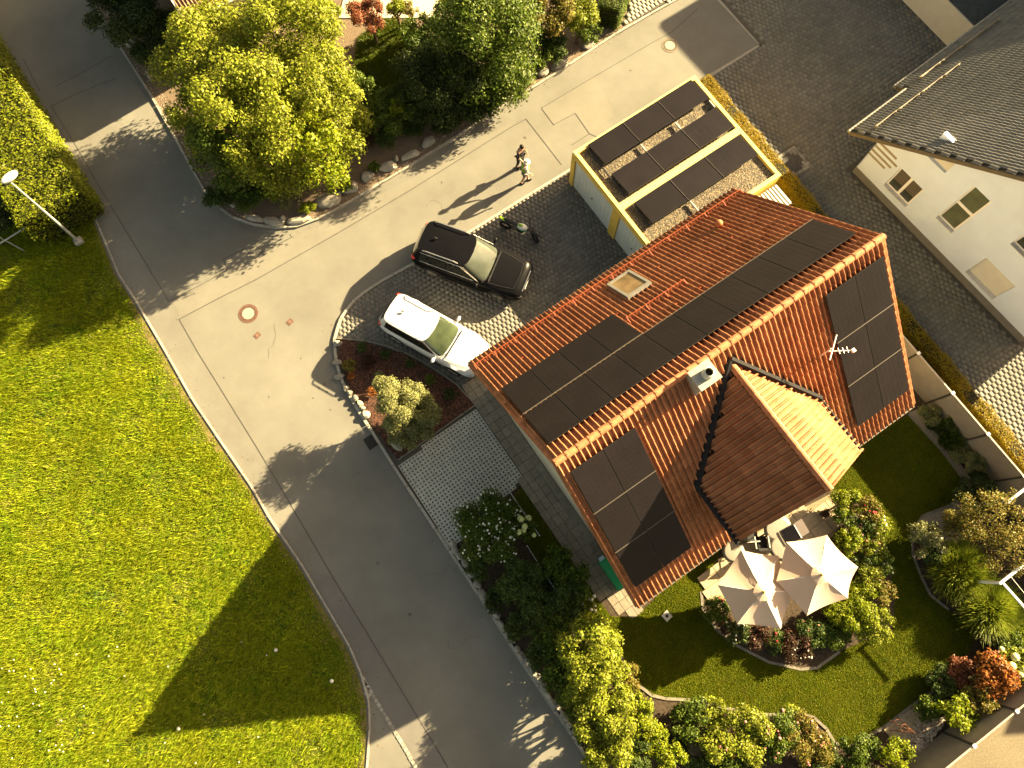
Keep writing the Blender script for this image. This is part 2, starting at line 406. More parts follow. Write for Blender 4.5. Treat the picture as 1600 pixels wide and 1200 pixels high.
def tuft_plant(u, v, h, r, label, kind='grass', n=1500, group=None, cat='ornamental grass', name='ornamental_grass', wdt=0.010, base=0.06):
    plant_n[0] += 1; sd = 3000+plant_n[0]*13; p = G(u, v, h*0.5)
    t = thing(name, label, cat, (p.x, p.y, base), 0, group)
    rs = np.random.RandomState(sd); q = rs.rand(n)*6.283; rr = r*np.sqrt(rs.rand(n)); b = np.stack([np.cos(q)*rr*0.72, np.sin(q)*rr*0.72, np.zeros(n)], 1)
    hh = h*(0.7+0.4*rs.rand(n))*(1-0.45*(rr/r)**2)
    tip = np.stack([np.cos(q)*rr*1.1+rs.randn(n)*0.16, np.sin(q)*rr*1.1+rs.randn(n)*0.16, hh*0.95], 1)
    mid = b*0.5+tip*0.5; mid[:, 2] = hh*0.85
    sd_ = np.stack([-np.sin(q), np.cos(q), np.zeros(n)], 1)*wdt
    V = np.stack([b-sd_, b+sd_, mid+sd_, mid-sd_, tip], 1).reshape(-1, 3)
    i = np.arange(n)*5
    F4 = np.concatenate([np.stack([i, i+1, i+2], 1), np.stack([i, i+2, i+3], 1), np.stack([i+3, i+2, i+4], 1)])
    npmesh('blades', V, F4, LF[kind], t)['kind'] = 'stuff'
    return t

def hedge(name, label, pts, wid, h, kind, dens=900, leaf=0.07, z0=0.05, cat='hedge', jit=0.05):
    """clipped hedge along a centre line: a leafy skin over a dark twig body"""
    a, b = Vector(pts[0]).to_2d(), Vector(pts[-1]).to_2d(); d = b-a; L = d.length; ang = math.atan2(d.y, d.x)
    t = thing(name, label, cat, (a.x, a.y, z0), ang)
    rs = np.random.RandomState(len(label)*7+int(L*10))
    sides = [('t', L*wid), ('l', L*h), ('r', L*h), ('e', wid*h*2)]
    Ps = []; Ds = []
    for s, ar in sides:
        n = int(ar*dens)
        if s == 't': P = np.stack([rs.rand(n)*L, (rs.rand(n)-0.5)*wid, np.full(n, h)], 1); D = np.array([0, 0, 1.0])
        elif s in 'lr':
            sg = 1 if s == 'l' else -1
            P = np.stack([rs.rand(n)*L, np.full(n, sg*wid/2), rs.rand(n)*h], 1); D = np.array([0, sg, 0.2])
        else:
            P = np.stack([(rs.rand(n) > 0.5)*L, (rs.rand(n)-0.5)*wid, rs.rand(n)*h], 1); D = np.array([1.0, 0, 0.2])
        wob = 0.06*np.sin(P[:, 0]*2.1+P[:, 1])+0.04*np.sin(P[:, 0]*5.3+1)
        P = P+rs.randn(n, 3)*jit; P[:, 2] += wob*(P[:, 2]/h)
        Ps.append(P); Ds.append(np.tile(D, (n, 1)))
    P = np.concatenate(Ps); D = np.concatenate(Ds); k = P[:, 2] > 0.03
    V, Fc = leaves_at(P[k], D[k], leaf, 5, 0.3, 0.7)
    npmesh('foliage', V, Fc, LF[kind], t)['kind'] = 'stuff'
    tb = MB(); tb.box((L/2, 0, h*0.48), (L-0.12, wid-0.12, h*0.9), M('twigs', (0.018, 0.018, 0.008), 1.0, 0.5, 20)); tb.build('branches', None, t)
    return t

def turf(name, poly, per_m2, hgt, wid, mat, seed, z=0.03, holes=(), clump=0.0, lean=0.6, parent=None, fade=None, thin=0.0, sel=0.0):
    n = area_n(poly, per_m2); P = scatter(poly, n, seed, holes); rs = np.random.RandomState(seed+1)
    f = 0.5+0.5*(np.sin(P[:, 0]*1.7+2*np.sin(P[:, 1]*0.9))*np.sin(P[:, 1]*1.3+1.5*np.sin(P[:, 0]*0.7)))
    f2 = 0.5+0.5*np.sin(P[:, 0]*4.3+3*np.sin(P[:, 1]*2.1))*np.sin(P[:, 1]*5.1+2*np.sin(P[:, 0]*3.3))
    f3 = 0.5+0.5*np.sin(P[:, 0]*9.1+2.2*np.sin(P[:, 1]*6.3))*np.sin(P[:, 1]*8.7+2.5*np.sin(P[:, 0]*5.1))
    ff = 0.45*f+0.3*f2+0.25*f3
    if sel:
        g1 = np.sin(P[:, 0]*2.3+sel+2.1*np.sin(P[:, 1]*1.9+sel))*np.sin(P[:, 1]*2.7-sel+2.4*np.sin(P[:, 0]*1.6)); g2 = np.sin(P[:, 0]*7.7+sel*3)*np.sin(P[:, 1]*6.9+sel*2)
        kp = rs.rand(len(P)) < np.clip((g1*0.7+g2*0.4-0.42)*3.5, 0, 1); P, ff = P[kp], ff[kp]
    elif thin:
        kp = rs.rand(len(P)) < 1-thin+thin*np.clip((ff-0.28)*3.2, 0, 1); P, ff = P[kp], ff[kp]
    hh = hgt*(0.45+0.5*rs.rand(len(P))+clump*ff)
    if fade is not None: hh *= fade(P)
    n = len(P); q = rs.rand(n)*6.283; ln = lean*(0.4+rs.rand(n))
    # neighbouring blades lean the same way
    q = q*0.85+6.283*ff*0.6
    b = np.stack([P[:, 0], P[:, 1], np.full(n, z)], 1)
    s = np.stack([-np.sin(q), np.cos(q), np.zeros(n)], 1)*(wid*(0.6+0.8*rs.rand(n)))[:, None]
    tip = b+np.stack([np.cos(q)*hh*ln, np.sin(q)*hh*ln, hh], 1)
    V = np.stack([b-s, b+s, tip], 1).reshape(-1, 3)
    o = npmesh(name, V, np.arange(3*n).reshape(n, 3), mat, parent)
    o['kind'] = 'stuff'; return o

def pebbles(name, poly, n, r, mat, seed, z, holes=(), parent=None, flat=0.55, zf=None):
    P = scatter(poly, n, seed, holes); rs = np.random.RandomState(seed+2); n = len(P)
    o = np.array([[1, 0, 0], [0, 1, 0], [-1, 0, 0], [0, -1, 0], [0, 0, 1.0]])
    V = o[None]*(r*(0.5+rs.rand(n, 5, 1)*1.0)); q = rs.rand(n)*6.28
    c, s = np.cos(q)[:, None], np.sin(q)[:, None]
    X = V[..., 0]*c-V[..., 1]*s; Y = V[..., 0]*s+V[..., 1]*c
    V = np.stack([X+P[:, :1], Y+P[:, 1:2], V[..., 2]*flat+z], 2)
    i = (np.arange(n)*5)[:, None]
    Fc = np.concatenate([i+np.array([a, b, 4]) for a, b in ((0, 1), (1, 2), (2, 3), (3, 0))])
    ob = npmesh(name, V.reshape(-1, 3), Fc, mat, parent); ob['kind'] = 'stuff'; return ob

# ------------------------------------------------------------------ ground, road, kerbs
g = MB(); g.prism([(-250, -250), (250, -250), (250, 250), (-250, 250)], -0.06, -0.06); struct('ground', g, earth_m)
g = MB(); g.prism([(-21, -60), (14.2, -60), (14.2, 80), (-21, 80)], -0.02, 0.0); struct('road', g, asphalt)

edge_w = GL([(105, 240), (130, 300), (158, 365), (185, 430), (210, 468), (255, 545), (300, 625), (345, 692), (395, 765), (420, 810), (470, 882), (510, 950), (545, 1010), (563, 1053), (575, 1095), (577, 1130), (572, 1200), (563, 1290)])
edge_w = [Vector((-15.6, 75, 0)), Vector((-15.5, 34, 0))]+edge_w
edge_n = GL([(140, 0), (160, 30), (190, 80), (240, 158), (270, 212), (300, 267), (318, 298), (338, 323), (362, 341), (395, 353), (430, 358), (465, 356), (500, 343), (535, 325), (570, 304), (640, 262), (700, 225), (800, 158), (840, 135), (900, 97), (960, 57), (1010, 28), (1060, 0)])
edge_n = [Vector((-10.9, 75, 0))]+edge_n+[Vector((13.5, 15.1, 0))]
edge_e = GL([(890, 265), (810, 314), (735, 361), (640, 414), (600, 436), (570, 455), (548, 473), (530, 500), (521, 530), (523, 562), (532, 595), (552, 632), (580, 676), (620, 740), (660, 800), (700, 861), (740, 921), (775, 975), (810, 1030), (850, 1090), (900, 1162), (925, 1200), (1010, 1330)])

def kerb(name, pts, wd, h, side, step=1.0, z0=0.0):
    """kerb stones laid along a line, each its own piece"""
    root = bpy.data.objects.new(name, None); link(root); root['kind'] = 'structure'
    seg = [Vector((p[0], p[1])) for p in pts]; ds = [0]
    for a, b in zip(seg[:-1], seg[1:]): ds.append(ds[-1]+(b-a).length)
    def at(s):
        for i in range(len(seg)-1):
            if s <= ds[i+1] or i == len(seg)-2:
                t = (s-ds[i])/max(ds[i+1]-ds[i], 1e-6); return seg[i].lerp(seg[i+1], t), (seg[i+1]-seg[i]).normalized()
    s = 0; rr = random.Random(len(pts)); k = 0
    while s < ds[-1]-0.2:
        e = min(s+step, ds[-1]); a, ta = at(s+0.012); b, tb = at(e-0.012); m, tm = at((s+e)/2)
        inview = -30 < m.y < 36 and abs(m.x) < 30
        if inview:
            mb = MB(); n = [Vector((-q.y, q.x))*side*wd for q in (ta, tm, tb)]; hz = h+rr.uniform(-0.004, 0.004)
            P = [a, m, b, b+n[2], m+n[1], a+n[0]]
            mb.prism(P, z0-0.01, z0+hz); mb.build('kerb_stone', kerb_m, root); k += 1
        s = e
    return root
kerb('kerb', edge_w[3:], 0.065, 0.05, 1)
kerb('kerb', edge_n[1:-1], 0.10, 0.09, 1)
kerb('kerb', edge_e, 0.11, 0.10, 1)

def strip(mb, pts, wd, z, mat=None):
    for a, b in zip(pts[:-1], pts[1:]):
        a, b = Vector(a).to_2d(), Vector(b).to_2d(); d = (b-a).normalized(); n = Vector((-d.y, d.x))*wd/2; a = a-d*wd*0.3; b = b+d*wd*0.3
        mb.add([(a.x+n.x, a.y+n.y, z), (a.x-n.x, a.y-n.y, z), (b.x-n.x, b.y-n.y, z), (b.x+n.x, b.y+n.y, z)], [(0, 1, 2, 3)], mat)
seams = [
 [(36, 92), (62, 142)], [(87, 135), (135, 110), (175, 87)], [(182, 122), (130, 142), (80, 166), (120, 230), (160, 300), (210, 382), (264, 471), (310, 447), (356, 422), (349, 405), (384, 388), (394, 402), (425, 386), (456, 371), (453, 366)],
 [(700, 1200), (687, 1177), (637, 1095), (605, 1042), (575, 992), (519, 900), (478, 830), (440, 764), (400, 697), (340, 600), (310, 552), (280, 499), (340, 467), (400, 437), (525, 366), (640, 298), (720, 248), (800, 198), (822, 186), (850, 222), (877, 257)],
 [(935, 215), (921, 209), (899, 177), (882, 186), (865, 195), (846, 169), (930, 119), (1017, 68), (1050, 50), (1090, 14)], [(921, 209), (893, 227)],
]
for i, s_ in enumerate(seams):
    mb = MB(); strip(mb, GL(s_), 0.028 if i != 3 else 0.034, 0.004+0.001*i)
    o = mb.build('road_joint', seam_m); o['kind'] = 'structure'
mb = MB(); mb.prism(GL([(270, 471), (356, 427), (350, 409), (383, 393), (393, 407), (455, 372), (525, 340), (640, 280), (735, 226), (800, 192), (800, 196), (640, 296), (525, 364), (400, 435), (282, 496)]), 0.0025, 0.0025); o = mb.build('road_patch', M('patch_asphalt', (0.166, 0.158, 0.135), 0.9, 0.10, 60, bump=0.3, bscale=120, stain=0.18, spec=0.1)); o['kind'] = 'structure'
mb = MB(); mb.prism(GL([(846, 170), (866, 195), (898, 178), (921, 208), (960, 180), (930, 120)]), 0.0025, 0.0025); o = mb.build('road_patch', MATS['patch_asphalt']); o['kind'] = 'structure'
mb = MB(); mb.prism(GL([(520, 902), (579, 995), (641, 1097), (700, 1195), (660, 1200), (600, 1110), (563, 1045), (510, 945), (480, 890)]), 0.0025, 0.0025); o = mb.build('road_patch', M('patch_asphalt_dark', (0.145, 0.138, 0.127), 0.9, 0.10, 60, bump=0.3, bscale=120, stain=0.18, spec=0.1)); o['kind'] = 'structure'
rs_ = random.Random(17); mb = MB()
for k in (3, 6, 7, 9):
    u, v = [(470, 640), (560, 600), (330, 620), (700, 330), (600, 370), (980, 150), (420, 560), (650, 900), (560, 820), (700, 1000), (250, 300)][k]; an = rs_.uniform(0, 6.28); p = G(u, v); pts = [p]
    for i in range(14): an += rs_.gauss(0, 0.55); p = p+Vector((math.cos(an), math.sin(an), 0))*rs_.uniform(0.06, 0.16); pts.append(p)
    strip(mb, pts, rs_.uniform(0.006, 0.012), 0.006)
o = mb.build('road_cracks', seam_m); o['kind'] = 'structure'
mb = MB()
for u, v, r in ((507, 600, .05), (511, 612, .035), (498, 606, .04), (489, 622, .03), (516, 640, .03), (745, 300, .03), (690, 285, .04), (590, 470, .05), (470, 560, .03), (820, 215, .05), (985, 110, .04), (640, 960, .05), (590, 880, .04), (560, 740, .03), (350, 590, .03), (420, 620, .035)):
    p = G(u, v); a = rs_.uniform(0, 3); R = Matrix.Rotation(a, 3, 'Z'); mb.add([p+R @ Vector((math.cos(6.283*i/9)*r*rs_.uniform(1.0, 2.2), math.sin(6.283*i/9)*r*rs_.uniform(.6, 1.1), 0.0055)) for i in range(9)], [tuple(range(9))])
o = mb.build('road_spots', M('oil_stain', (0.075, 0.065, 0.055), 0.8, 0.2, 20)); o['kind'] = 'structure'
# light concrete band where the asphalt meets the yard, cobbled gutter strip near the bottom
mb = MB()
for a, b in (([(1125, 0), (1191, 71)]), ([(1191, 71), (1106, 122)])):
    strip(mb, [G(*a), G(*b)], 0.24, 0.012)
struct('concrete_band', mb, M('band_concrete', (0.27, 0.25, 0.21), 0.9, 0.15, 8))
root = bpy.data.objects.new('gutter_strip', None); link(root); root['kind'] = 'structure'
def cobble_line(pts, stp, wd, parent, nm='cobble'):
    rr = random.Random(3)
    for a, b in zip(pts[:-1], pts[1:]):
        L = (b-a).length; n = int(L/stp); d = (b-a).normalized(); R = Matrix.Rotation(math.atan2(d.y, d.x), 3, 'Z')
        for i in range(n):
            c = a.lerp(b, (i+0.5)/n); mb = MB(); mb.box((0, 0, 0), (stp*0.86, wd*rr.uniform(0.85, 1.0), 0.05), None, R, False)
            mb.build(nm, M('granite_cobble', (0.26, 0.25, 0.22), 0.8, 0.2, 20, rnd=0.2), parent, (c.x+rr.uniform(-.008, .008), c.y, 0.0))
cobble_line(GL([(566, 1057), (590, 1098), (620, 1148), (655, 1208)]), 0.17, 0.12, root)
for q in [(571, 1070), (575, 1078), (572, 1083), (577, 1086)]:
    c = G(*q); mb = MB(); mb.box((0, 0, 0), (0.15, 0.13, 0.05)); mb.build('cobble', MATS['granite_cobble'], root, (c.x, c.y, 0.0))

# meadow left of the main road
meadow = [Vector((-200, 200, 0)), Vector((-200, -200, 0)), Vector((-15.4, -200, 0))]+[p for p in edge_w[::-1]]
meadow = [Vector((-90, 75, 0)), Vector((-90, -60, 0)), Vector((-15.6, -60, 0))]+[p for p in edge_w[::-1]]
g = MB(); g.prism([(p.x-0.09 if p.x > -20 else p.x, p.y) for p in meadow], 0.02, 0.02); struct('meadow', g, M('meadow_soil', (0.065, 0.085, 0.004), 1.0, 0.4, 1.6, col2=(0.085, 0.085, 0.008), bump=0.5, bscale=20))
vis = [Vector((-15.45, 36, 0)), Vector((-33, 36, 0)), Vector((-33, 2, 0)), Vector((-29, -9, 0)), Vector((-22, -14, 0)), Vector((-15.9, -13, 0))]+[Vector((p.x-0.12, p.y, 0)) for p in edge_w[2:][::-1]]
ew = np.array([(p.x, p.y) for p in edge_w]); 
def fade_w(P):
    xe = np.interp(P[:, 1], ew[::-1, 1], ew[::-1, 0]); d = xe-P[:, 0]
    return np.clip(0.25+d*0.55, 0.25, 1.0)
turf('meadow_grass', vis, 1600, 0.085, 0.015, meadow_m, 11, 0.02, clump=1.1, lean=1.2, thin=0.72, fade=fade_w)
turf('meadow_weeds', vis, 200, 0.10, 0.026, leafmat('weed_leaf', (0.035, 0.075, 0.006), (0.07, 0.11, 0.01), rnd=0.4, tr=0.2, spec=0.1), 13, 0.02, clump=1.0, lean=1.6, thin=1.0, fade=fade_w, sel=5.3)
turf('meadow_hay', vis, 45, 0.12, 0.012, leafmat('hay_blade', (0.24, 0.22, 0.06), (0.32, 0.28, 0.10), rnd=0.4, tr=0.2, spec=0.05), 14, 0.02, clump=1.0, lean=1.6, thin=1.0, fade=fade_w, sel=2.1)
# taller tussocks
turf('meadow_tussocks', vis, 160, 0.16, 0.016, meadow_m, 12, 0.02, clump=1.0, lean=1.1, thin=0.9, fade=fade_w)
rs_ = random.Random(4); mb = MB()
for i in range(46):
    c = G(rs_.uniform(0, 110), rs_.uniform(1030, 1195)) if i < 26 else G(rs_.uniform(0, 420), rs_.uniform(980, 1199)); mb.ell((c.x, c.y, 0.16), (0.03, 0.03, 0.015), 6, 3, FL['white'])
for q in [(520, 1063), (433, 1015), (282, 1137)]:
    c = G(*q); mb.ell((c.x, c.y, 0.15), (0.075, 0.075, 0.05), 8, 4, FL['white'])
o = mb.build('meadow_flowers'); o['kind'] = 'stuff'

vg = MB(); pts = [p for p in edge_w[4:]]
for a, b in zip(pts[:-1], pts[1:]): vg.add([(a.x-0.10, a.y, 0.026), (b.x-0.10, b.y, 0.026), (b.x-0.34, b.y, 0.026), (a.x-0.34, a.y, 0.026)], [(0, 1, 2, 3)])
struct('bare_verge', vg, M('verge_earth', (0.19, 0.125, 0.06), 1, 0.45, 6, bump=0.5, col2=(0.07, 0.08, 0.012)))
rs_ = np.random.RandomState(8); npt = 420; ee = offset_pts = []
P_ = []
for i in range(npt):
    src = (edge_w[4:-1], edge_n[2:-2], edge_e[:-2])[i % 3]; j = rs_.randint(0, len(src)-1); t_ = rs_.rand(); a, b = src[j], src[j+1]; d_s = abs(rs_.randn())*0.35*(1 if i % 3 == 0 else -1)
    P_.append((a.x+(b.x-a.x)*t_+d_s, a.y+(b.y-a.y)*t_+(-0.0 if i % 3 != 1 else -abs(rs_.randn())*0.25), 0.012))
V, Fc = leaves_at(np.array(P_), np.tile([0, 0, 1.0], (npt, 1)), 0.055, 3, 2.0, 0.3)
npmesh('fallen_leaves', V, Fc, M('dry_leaf', (0.10, 0.06, 0.025), 0.8, 0.2, 9, rnd=0.4))['kind'] = 'stuff'

# ------------------------------------------------------------------ paving helpers
def pave(name, poly, sx, sy, mat, z=0.045, holes=(), bond=0.5, ang=0.0, gap=0.007, jz=0.0008, seed=1):
    """field of laid blocks, each with its own edges, joined as one"""
    rs = np.random.RandomState(seed); q = np.array([(p[0], p[1]) for p in poly]); c0 = q.mean(0); R = np.array([[math.cos(ang), -math.sin(ang)], [math.sin(ang), math.cos(ang)]])
    ext = np.abs(q-c0).max()*1.5; nx, ny = int(2*ext/sx), int(2*ext/sy)
    I, J = np.meshgrid(np.arange(nx), np.arange(ny)); X = (I+bond*(J % 2))*sx-ext; Y = J*sy-ext
    C = np.stack([X.ravel(), Y.ravel()], 1) @ R.T+c0
    k = inpoly(C, poly)
    for h in holes: k &= ~inpoly(C, h)
    C = C[k]; n = len(C); hx, hy = (sx-gap)/2, (sy-gap)/2; b = 0.004
    base = np.array([[-hx, -hy, -0.03], [hx, -hy, -0.03], [hx, hy, -0.03], [-hx, hy, -0.03], [-hx+b, -hy+b, 0], [hx-b, -hy+b, 0], [hx-b, hy-b, 0], [-hx+b, hy-b, 0]])
    base[:, :2] = base[:, :2] @ R.T
    V = base[None]+np.concatenate([C, z+jz*rs.randn(n, 1)], 1)[:, None]
    i = (np.arange(n)*8)[:, None]
    Fc = np.concatenate([i+np.array(f) for f in ((4, 5, 6, 7), (0, 1, 5, 4), (1, 2, 6, 5), (2, 3, 7, 6), (3, 0, 4, 7))])
    o = npmesh(name, V.reshape(-1, 3), Fc, mat); o['kind'] = 'stuff'; return o

# ------------------------------------------------------------------ garden plot of the red roofed house
plot = [p for p in edge_e]+[Vector((10.3, -40, 0)), Vector((10.3, 10.83, 0))]
plot_in = []
for i, p in enumerate(plot): plot_in.append(p)
g = MB(); g.prism([(p.x+0.1 if i < 12 else p.x+0.1 if i < len(edge_e) else p.x, p.y) for i, p in enumerate(plot)], 0.005, 0.018); struct('plot_soil', g, joint_m)
drive_= None
drive = GL([(890, 266), (735, 363), (640, 417), (600, 439), (572, 457), (550, 475), (532, 501), (526, 527), (570, 533), (630, 550), (690, 583), (712, 594)])+[Vector((-6.7, 5.2, 0)), Vector((-5.6, 5.2, 0)), Vector((-5.6, 4.3, 0)), Vector((2.3, 4.3, 0)), Vector((2.3, 10.75, 0))]
g = MB(); g.prism(drive, 0.03, 0.0385); struct('driveway', g, M('driveway_joint', (0.100, 0.092, 0.074), 0.95, 0.3, 20))
pave('driveway_pavers', drive, 0.20, 0.20, paver_m, 0.0410, bond=0.5, ang=0.0, seed=2)
path = [Vector(p) for p in [(-6.62, 5.2, 0), (-5.6, 5.2, 0), (-5.6, -5.6, 0), (-6.2, -5.75, 0), (-6.75, -5.3, 0), (-6.95, -4.3, 0), (-6.95, 0.9, 0), (-6.62, 0.9, 0)]]
root = bpy.data.objects.new('side_path', None); link(root); root['kind'] = 'structure'
rr = random.Random(8); P = []
for j in range(28):
    for i in range(5):
        P.append((-6.85+0.30*i, 5.15-0.40*j))
ok = inpoly(np.array(P), path); mbase = MB(); mbase.box((0, 0, 0), (0.285, 0.385, 0.04), None, None, False)
proto = None
for (x, y), k in zip(P, ok):
    if not k: continue
    if proto is None: proto = mbase.build('paving_slab', slab_m, root, (x, y, 0.056+rr.uniform(0, .005)))
    else:
        o = proto.copy(); COL.objects.link(o); o.location = (x, y, 0.056+rr.uniform(0, .005)); o.rotation_euler = (rr.uniform(-.006, .006), rr.uniform(-.006, .006), rr.uniform(-.01, .01))
strip_w = [(-5.6, 4.6), (-5.25, 4.6), (-5.25, -4.5), (-5.6, -4.5)]
pebbles('wall_gravel', [Vector((a, b, 0)) for a, b in [(-6.12, 3.8), (-5.75, 3.8), (-5.75, -3.8), (-6.12, -3.8)]], 3000, 0.035, M('grey_pebble', (0.15, 0.15, 0.14), 0.8, 0.2, 10, rnd=0.5), 5, 0.05)

# lattice paving of the open parking bay: a slab with diamond openings
gp = [Vector(p) for p in [(-10.55, 4.12, 0), (-6.72, 4.2, 0), (-6.68, 0.86, 0), (-8.5, 0.45, 0), (-10.68, 0.2, 0)]]
rs = np.random.RandomState(3); cs = 0.148; C = []
for i in range(40):
    for j in range(40):
        C.append((-10.8+i*cs, 0+j*cs))
C = np.array(C); k = inpoly(C, gp); C = C[k]; h = cs/2; a = 0.027
base = np.array([[-h, -h, 0], [h, -h, 0], [h, h, 0], [-h, h, 0], [-a, -a, 0], [a, -a, 0], [a, a, 0], [-a, a, 0], [-a, -a, -0.04], [a, -a, -0.04], [a, a, -0.04], [-a, a, -0.04]])
base[4:, :2] = base[4:, :2] @ np.array([[0.707, -0.707], [0.707, 0.707]]).T*1.2
V = base[None]+np.concatenate([C, np.full((len(C), 1), 0.05)], 1)[:, None]
i = (np.arange(len(C))*12)[:, None]
Fc = np.concatenate([i+np.array(f) for f in ((0, 1, 5, 4), (1, 2, 6, 5), (2, 3, 7, 6), (3, 0, 4, 7), (4, 5, 9, 8), (5, 6, 10, 9), (6, 7, 11, 10), (7, 4, 8, 11))])
npmesh('lattice_paving', V.reshape(-1, 3), Fc, gridpav_m)['kind'] = 'stuff'
V2, F2 = [], []
# mulched island bed, west bed, other soil
island = GL([(530, 532), (570, 536), (630, 553), (690, 588), (712, 600), (743, 633), (622, 718), (604, 695), (575, 655), (555, 620), (540, 590), (531, 560)])
g = MB(); g.prism(island, 0.03, 0.055); struct('mulch_bed', g, M('mulch_soil', (0.035, 0.02, 0.014), 1, 0.3, 15))
pebbles('bark_mulch', island, 9000, 0.05, mulch_m, 6, 0.055, flat=0.35)
def edging(name, pts, wd=0.06, z=0.07, mat=M('edging_stone_m', (0.17, 0.155, 0.125), 0.9, 0.25, 6, bump=0.3, stain=0.2)):
    mb = MB()
    for a, b in zip(pts[:-1], pts[1:]):
        c = (a+b)/2; d = b-a; mb.box((c.x, c.y, z/2+0.01), (d.length+0.02, wd, z), None, Matrix.Rotation(math.atan2(d.y, d.x), 3, 'Z'))
    struct(name, mb, mat)
edging('bed_edging', GL([(527, 529), (570, 533), (600, 540), (630, 550), (660, 565), (690, 584), (712, 600)]))
edging('bed_edging', GL([(712, 600), (743, 633), (622, 719)]), 0.05, 0.06)
wbed = GL([(622, 720), (697, 857), (705, 862), (740, 918), (775, 972), (815, 1028), (855, 1088), (905, 1160), (940, 1210), (1010, 1320)])+[Vector((-3, -18, 0)), Vector((-5.6, -13.5, 0)), Vector((-7.3, -9, 0)), Vector((-7.4, -5, 0)), Vector((-7.0, 0.8, 0)), Vector((-9, 0.3, 0)), Vector((-10.7, 0.2, 0)), Vector((-10.6, 3.8, 0))]
wb = [Vector((-10.66, 0.1, 0)), Vector((-7.0, 0.7, 0)), Vector((-7.0, -5, 0)), Vector((-7.2, -9, 0)), Vector((-5.6, -13.5, 0)), Vector((9.8, -15.2, 0)), Vector((9.8, -20, 0)), Vector((-10.45, -20, 0))]
g = MB(); g.prism(wb, 0.03, 0.06); struct('west_bed', g, soil_m)
garden = [Vector(p) for p in [(-6.9, -4.4, 0), (-5.3, -4.6, 0), (7.0, -4.6, 0), (7.0, -3, 0), (8.2, -3, 0), (8.2, -15.2, 0), (-8.1, -15.2, 0), (-8.1, -5, 0)]]
g = MB(); g.prism(garden, 0.02, 0.064); struct('garden_bed', g, soil_m)
lawn_px = [(1325, 712), (1345, 690), (1418, 648), (1470, 705), (1500, 745), (1503, 770), (1482, 790), (1440, 806), (1424, 830), (1424, 865), (1437, 900), (1452, 930), (1480, 952), (1512, 975), (1520, 1000), (1505, 1035), (1470, 1070), (1425, 1100), (1380, 1135), (1325, 1166), (1303, 1160), (1290, 1138), (1270, 1120), (1245, 1113), (1200, 1116), (1160, 1112), (1120, 1102), (1080, 1093), (1040, 1091), (1018, 1086), (995, 1068), (972, 1030), (958, 1000), (943, 970), (930, 952)]
lawn = GL(lawn_px)+[Vector((-6.9, -5.35, 0)), Vector((-6.2, -5.85, 0)), Vector((-5.2, -5.72, 0)), Vector((-5.2, -4.5, 0)), Vector((4.6, -4.5, 0))]
g = MB(); g.prism(lawn, 0.03, 0.075); struct('lawn', g, turf_m)
bed_px = [(1095, 925), (1097, 950), (1120, 985), (1150, 1008), (1200, 1034), (1250, 1045), (1275, 1043), (1310, 1018), (1350, 1000), (1392, 990), (1396, 940), (1388, 880), (1380, 840), (1352, 795), (1310, 770), (1290, 760), (1130, 850)]
bed = GL(bed_px)
g = MB(); g.prism(bed, 0.06, 0.09); struct('terrace_bed', g, soil_m)
sidel = [Vector(p) for p in [(-8.05, 0.2, 0), (-7.02, 0.6, 0), (-7.0, -4.4, 0), (-6.95, -5.3, 0), (-8.05, -6.2, 0)]]
g = MB(); g.prism(sidel, 0.03, 0.066); struct('side_lawn', g, turf_m)
turf('side_lawn_grass', sidel, 1500, 0.035, 0.011, lawn_m, 23, 0.066, clump=0.2, lean=1.2)
turf('lawn_grass', lawn, 1900, 0.035, 0.011, lawn_m, 21, 0.075, holes=[bed, path], clump=0.2, lean=1.2)
edging('stone_edging', GL([(1095, 925), (1097, 950), (1120, 985), (1150, 1008), (1200, 1034), (1250, 1045), (1275, 1043), (1310, 1018)]), 0.10, 0.09)
edging('stone_edging', GL(lawn_px[2:13]), 0.09, 0.09)
edging('stone_edging', GL(lawn_px[15:33]), 0.10, 0.09)
terr = GL([(1098, 912), (1112, 893), (1135, 862), (1160, 842), (1300, 770), (1314, 782), (1312, 820), (1300, 838), (1255, 860), (1240, 900), (1215, 955), (1150, 950), (1108, 930)])
g = MB(); g.prism(terr, 0.085, 0.10); struct('terrace', g, M('terrace_joint', (0.20, 0.16, 0.10), 1, 0.3, 20))
root = bpy.data.objects['terrace']; rr = random.Random(2)
for j in range(9):
    y = -4.7-0.52*j; x = -4.0-rr.random()*0.4
    while x < 3.8:
        wd = rr.choice([0.45, 0.6, 0.75]); c = (x+wd/2, y)
        if inpoly(np.array([c]), terr)[0]:
            mb = MB(); mb.box((0, 0, 0), (wd-0.02, 0.50, 0.03), None, None, False); mb.build('terrace_slab', M('terrace_stone', (0.33, 0.27, 0.185), 0.9, 0.15, 8, rnd=0.12, bump=0.2), root, (c[0], c[1], 0.108+rr.uniform(0, .005)))
        x += wd
gs = GL([(1418, 645), (1432, 640), (1510, 740), (1540, 775), (1505, 835), (1470, 868), (1440, 850), (1440, 808), (1484, 792), (1506, 770), (1503, 745)])
g = MB(); g.prism(gs, 0.07, 0.082); struct('gravel_path', g, M('pale_gravel', (0.235, 0.205, 0.165), 1, 0.2, 30, bump=0.6, bscale=60))
spot = GL([(1378, 1138), (1428, 1102), (1452, 1118), (1430, 1150), (1405, 1168)])
g = MB(); g.prism(spot, 0.07, 0.085); struct('stone_patch', g, M('patch_stone', (0.30, 0.24, 0.16), 1, 0.3, 9, bump=0.4))
wp = GL([(1405, 1160), (1440, 1115), (1475, 1125), (1440, 1175), (1425, 1190)])
